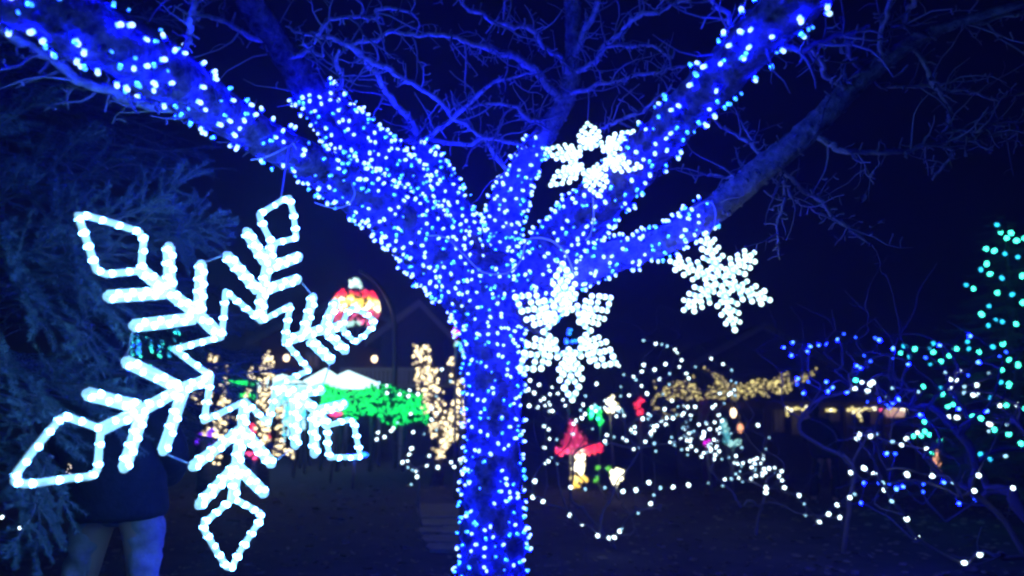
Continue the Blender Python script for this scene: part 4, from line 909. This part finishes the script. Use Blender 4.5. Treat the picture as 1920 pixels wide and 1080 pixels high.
# long low pavilion with lit eaves
Yp = 20; root = thing('garden_pavilion', 'long low pavilion with warm lights under its eaves', 'building', onground(1580, Yp))
a, c = W(1330, 752, Yp), W(1790, 752, Yp)
m = MB(); m.prism([(a.x, Yp-.4, a.z), (a.x, Yp+2, a.z+.9), (a.x, Yp+4.4, a.z)], (c.x-a.x, 0, 0)); m.build('roof', 'shingle', root, smooth=False)
m = MB(); m.box(((a.x+c.x)/2, Yp-.42, a.z-.09), ((c.x-a.x)/2, .03, .08)); m.build('fascia', 'dark_wood', root, smooth=False)
m = MB(); m.box(((a.x+c.x)/2, Yp+4.2, (a.z-1)/2), ((c.x-a.x)/2, .05, (a.z+1)/2)); m.build('wall', 'dark_wood', root, smooth=False)
for x in (1335, 1430, 1530, 1577, 1650, 1705, 1785):
    p = W(x, 760, Yp); m = MB(); m.box((p.x, Yp-.3, (p.z-1.05)/2), (.07, .07, (p.z+1.05)/2)); m.build('post', 'dark_wood', root, smooth=False)
for x0, x1, y1 in ((1448, 1470, 810), (1484, 1522, 815), (1556, 1574, 790), (1632, 1648, 795)):
    m = MB(); q = []
    for k in range(9):
        t = k/8; xx = x0+(x1-x0)*t; q.append((W(xx, 768, Yp-.1+.05*math.sin(k*2.2)), W(xx+rnd(-1, 1), y1, Yp-.1+.05*math.sin(k*2.2))))
    vs = [p for pr in q for p in pr]; vs += [v+Vector((0, .02, 0)) for v in vs]
    fs = [(2*k, 2*k+1, 2*k+3, 2*k+2) for k in range(8)]+[(2*k+18, 2*k+20, 2*k+21, 2*k+19) for k in range(8)]; m.add(vs, fs); m.build('curtain', 'curtain', root)
ge = 'warm light swags under the pavilion eaves'
for lab, L in (('short row of warm lights under the left of the pavilion eaves', [(x, 767+rnd(-2, 2)) for x in range(1474, 1521, 5)]+[(1476, 773), (1477, 779)]),
    ('two or three warm lights on the eaves beside the slanting thin trunk', [(x, 769) for x in range(1550, 1570, 4)]),
    ('longest row of warm lights under the pavilion eaves', [(x, 768+rnd(-2, 1)) for x in range(1590, 1644, 4)]+[(1602, 772), (1607, 776), (1611, 781), (1615, 787), (1608, 772), (1612, 776)])):
    P = [W(x, y, Yp-.5) for x, y in L]; o = thing('light_swag', lab, 'string lights', P[0], ge); m = MB(); m.tube(P, .008, 4, cap=False); m.build('cord', 'green_wire', o); dots('light_strand', P+[p+rdir()*.03 for p in P], .036, ['amber_led', 'cream_led'], o)
rt_ = thing('lit_awning', 'pinkish lit awning at the right end of the pavilion', 'awning', W(1672, 775, Yp-.6))
m = MB(); m.prism([W(1650, 767, Yp-.6), W(1701, 764, Yp-.6), W(1694, 782, Yp-.7), (W(1666, 782, Yp-.7))], (0, .05, 0)); m.build('cloth', 'awning_glow', rt_, smooth=False)  # cloth emits pink, light of the eave lamps put into it
dots('light_strand', [W(x, 768+rnd(-3, 3), Yp-.8) for x in (1652, 1660, 1669, 1678, 1690, 1697)], .05, ['cream_led', 'pink_led', 'gold_led_dim'], rt_)
for x, y, lab in ((1375, 774, 'small warm lantern on the pavilion post left of the swags'), (1388, 803, 'small orange lantern below the warm one')):
    p = W(x, y, Yp-.7); o = thing('lantern', lab, 'lantern', p); m = MB(); m.blob(p, (.075, .075, .12), 8, 6); m.build('lamp_glass', 'lamp_glow' if y < 790 else 'orange_glow', o); m = MB(); m.tube([p+Vector((0, 0, .11)), p+Vector((0, 0, .17))], [.09, .02], 8); m.tube([p+Vector((0, 0, .15)), p+Vector((0, .1, .4))], .012, 4); m.build('cap', 'metal', o)
# house at the back left
h2 = house('brick house with porch lamps at the back left', 26, [(640, 560), (470, 640), (860, 650)], 0, 'brick', 'shingle')
window(h2, 575, 664, 600, 690, 26, 'window_glow'); window(h2, 730, 662, 760, 690, 26, 'window_glow'); window(h2, 650, 610, 672, 632, 26)
h3 = house('pale low outbuilding left of the trunk', 21, [(790, 566), (690, 640), (856, 636)], 0, 'siding', 'shingle', 5)
for x, y, lab in ((537, 671, 'porch lamp shining inside the star of the snowflake'), (702, 673, 'porch lamp shining right of the bauble')):
    p = W(x, y, 25.6); o = thing('porch_lamp', lab, 'lamp', p); m = MB(); m.blob(p, (.10, .10, .12), 8, 6); m.build('lamp_glass', 'lamp_glow', o); m = MB(); m.box(p+Vector((0, .14, .0)), (.05, .05, .12)); m.tube([p+Vector((0, 0, .10)), p+Vector((0, 0, .2))], [.13, .03], 8); m.build('bracket', 'metal', o)

# ---------------------------------------------------------------- the person behind the flake
def skin(name, verts, edges, mt, parent, sub=3):
    """verts: (point, radius)"""
    me = bpy.data.meshes.new(name); me.from_pydata([tuple(Vector(v[0])) for v in verts], edges, []); o = bpy.data.objects.new(name, me); COL.objects.link(o); o.parent = parent
    md = o.modifiers.new('skin', 'SKIN'); md.use_smooth_shade = True
    for i, v in enumerate(verts):
        r = v[1]; me.skin_vertices[0].data[i].radius = (r, r) if not hasattr(r, '__len__') else r
    me.skin_vertices[0].data[0].use_root = True
    s = o.modifiers.new('sub', 'SUBSURF'); s.levels = sub; s.render_levels = sub
    if mt not in ('skin',):                                 # folds in the cloth
        tx = bpy.data.textures.new('folds', 'CLOUDS'); tx.noise_scale = .085; tx.noise_depth = 1
        dm = o.modifiers.new('folds', 'DISPLACE'); dm.texture = tx; dm.strength = .05 if mt == 'denim' else .025; dm.mid_level = .5; dm.texture_coords = 'LOCAL'
    me.materials.append(MATS[mt]); return o
def person(pp, label, jeans, size, turn):
    root = thing('person', label, 'person', pp)
    root.rotation_euler = (0, 0, turn)
    ln = lambda v: (v[0]+.34*max(0, v[2]-.9), v[1]-.12*max(0, v[2]-.9), v[2])
    BV = [((0, 0, .90), .09), ((0, 0, 1.05), .09), ((0, .0, 1.22), .10), ((-.01, 0, 1.36), .08), ((-.03, 0, 1.44), .05), ((-.05, -.01, 1.50), .055),
          ((-.17, 0, 1.36), .055), ((-.25, -.02, 1.10), .045), ((-.13, -.20, .98), .035), ((-.06, -.24, .98), .026),
          ((.15, 0, 1.36), .055), ((.23, -.02, 1.10), .045), ((.12, -.20, 1.0), .035), ((.06, -.24, 1.0), .026),
          ((-.09, 0, .84), .095), ((-.115, -.02, .48), .06), ((-.125, .05, .09), .045), ((-.13, -.08, .04), .04),
          ((.10, 0, .84), .095), ((.165, -.04, .50), .06), ((.235, .03, .09), .045), ((.25, -.10, .04), .04)]
    BE = [(0, 1), (1, 2), (2, 3), (3, 4), (4, 5), (3, 6), (6, 7), (7, 8), (8, 9), (3, 10), (10, 11), (11, 12), (12, 13), (0, 14), (14, 15), (15, 16), (16, 17), (0, 18), (18, 19), (19, 20), (20, 21)]
    BV = [(ln(p_), r_) for p_, r_ in BV]; skin('body', BV, BE, 'skin', root)
    def sub_(ids, grow, adj=None):
        mp = {i: k for k, i in enumerate(ids)}; return [(BV[i][0], BV[i][1]*grow if not hasattr(BV[i][1], '__len__') else BV[i][1]) for i in ids], [(mp[a], mp[b]) for a, b in BE if a in mp and b in mp]
    v, e = [((0, 0, .87), .10), ((-.11, 0, .82), .092), ((-.135, -.02, .48), .074), ((-.13, .04, .10), .08), ((.12, 0, .82), .092), ((.185, -.04, .50), .078), ((.25, .03, .10), .084)], [(0, 1), (1, 2), (2, 3), (0, 4), (4, 5), (5, 6)]
    skin('trousers', v, e, jeans, root)
    v, e = [((0, 0, .765), (.235, .20)), ((0, 0, .80), (.245, .20)), ((0, 0, 1.2), (.25, .19)), ((-.01, 0, 1.37), (.20, .16)), ((-.03, 0, 1.46), .09), ((-.19, 0, 1.34), .10), ((-.265, -.02, 1.10), .09), ((-.16, -.18, .96), .08), ((-.09, -.22, .98), .06), ((.17, 0, 1.34), .10), ((.245, -.02, 1.10), .09), ((.15, -.18, .98), .08), ((.09, -.22, 1.0), .06)], [(0, 1), (1, 2), (2, 3), (3, 4), (3, 5), (5, 6), (6, 7), (7, 8), (3, 9), (9, 10), (10, 11), (11, 12)]
    skin('jacket', [(ln(p_), r_) for p_, r_ in v], e, 'coat', root)
    m = MB(); hc = pp+Vector(ln((-.055, -.02, 1.56))); m.blob(hc, (.075, .095, .108), 16, 12); m.blob(hc+Vector((0, -.07, -.055)), (.045, .04, .05), 10, 7); m.tube([hc+Vector((0, -.09, .02)), hc+Vector((0, -.118, -.018))], [.009, .015], 6)
    for s in (-1, 1): m.blob(hc+Vector((s*.077, .0, -.005)), (.012, .02, .032), 8, 6); m.blob(hc+Vector((s*.03, -.088, .01)), (.013, .008, .008), 8, 5)
    m.tube([hc+Vector((-.022, -.108, -.058)), hc+Vector((.022, -.108, -.058))], .006, 6); m.build('head', 'skin', root)
    m = MB(); m.blob(hc+Vector((0, .03, .02)), (.092, .105, .112), 16, 12); m.blob(hc+Vector((0, .05, -.06)), (.085, .07, .08), 12, 9); m.build('hood', 'coat', root)
    for hxx, hy, hz in ((-.05, -.26, .98), (.05, -.26, 1.0)):
        m = MB(); c = pp+Vector(ln((hxx, hy, hz))); m.blob(c, (.042, .03, .045), 10, 7)
        for k in range(4): b_ = c+Vector((-.028+k*.018, -.01, -.03)); l = (.062, .072, .068, .052)[k]; m.tube([b_, b_+Vector((0, -.015, -l*.5)), b_+Vector((0, .0, -l))], [.009, .0085, .006], 6)
        sg = 1 if hxx < 0 else -1; m.tube([c+Vector((sg*.03, -.01, .0)), c+Vector((sg*.052, -.02, -.025)), c+Vector((sg*.05, -.03, -.05))], [.011, .010, .007], 6); m.build('hand', 'skin', root)
    for fx, fy in ((-.125, .02), (.24, .0)):
        m = MB(); c = pp+Vector((fx, fy-.04, .045)); m.blob(c, (.05, .135, .045), 12, 8); m.box(c+Vector((0, 0, -.035)), (.045, .12, .012)); m.build('shoe', 'shoe', root)
    root.scale = (size, size, size)
    return root
person(Vector(((250-960)/FOC*3.62, 3.62, 0)), 'person in dark jacket and pale jeans standing half hidden behind the huge snowflake', 'denim', 1.0, math.pi)
x_ = (1535-960)/FOC*10.5
r2 = person(Vector((x_, 10.5, gz(x_, 10.5))), 'small dark figure in coat and dark trousers before the pavilion curtains', 'coat', .80, math.pi*.8)

# ---------------------------------------------------------------- haze added for the lens glow and blue veil
def haze(density):
    m = MB(); m.box((0, 40, 2.5), (82, 53, 4.7)); me = m.mesh('haze', 'glass', False); me.materials.clear()
    hm = bpy.data.materials.new('glow_haze'); hm.use_nodes = True; nt = hm.node_tree; nt.nodes.remove(nt.nodes['Principled BSDF'])
    v = nt.nodes.new('ShaderNodeVolumePrincipled'); v.inputs['Color'].default_value = (.8, .85, .95, 1); v.inputs['Density'].default_value = density; v.inputs['Anisotropy'].default_value = .3
    nt.links.new(v.outputs[0], nt.nodes['Material Output'].inputs['Volume']); me.materials.append(hm)
    o = bpy.data.objects.new('haze', me); COL.objects.link(o); o['kind'] = 'stuff'; tag(o, 'thin haze added for the lens glow round the lights', 'haze')
haze(.0065)
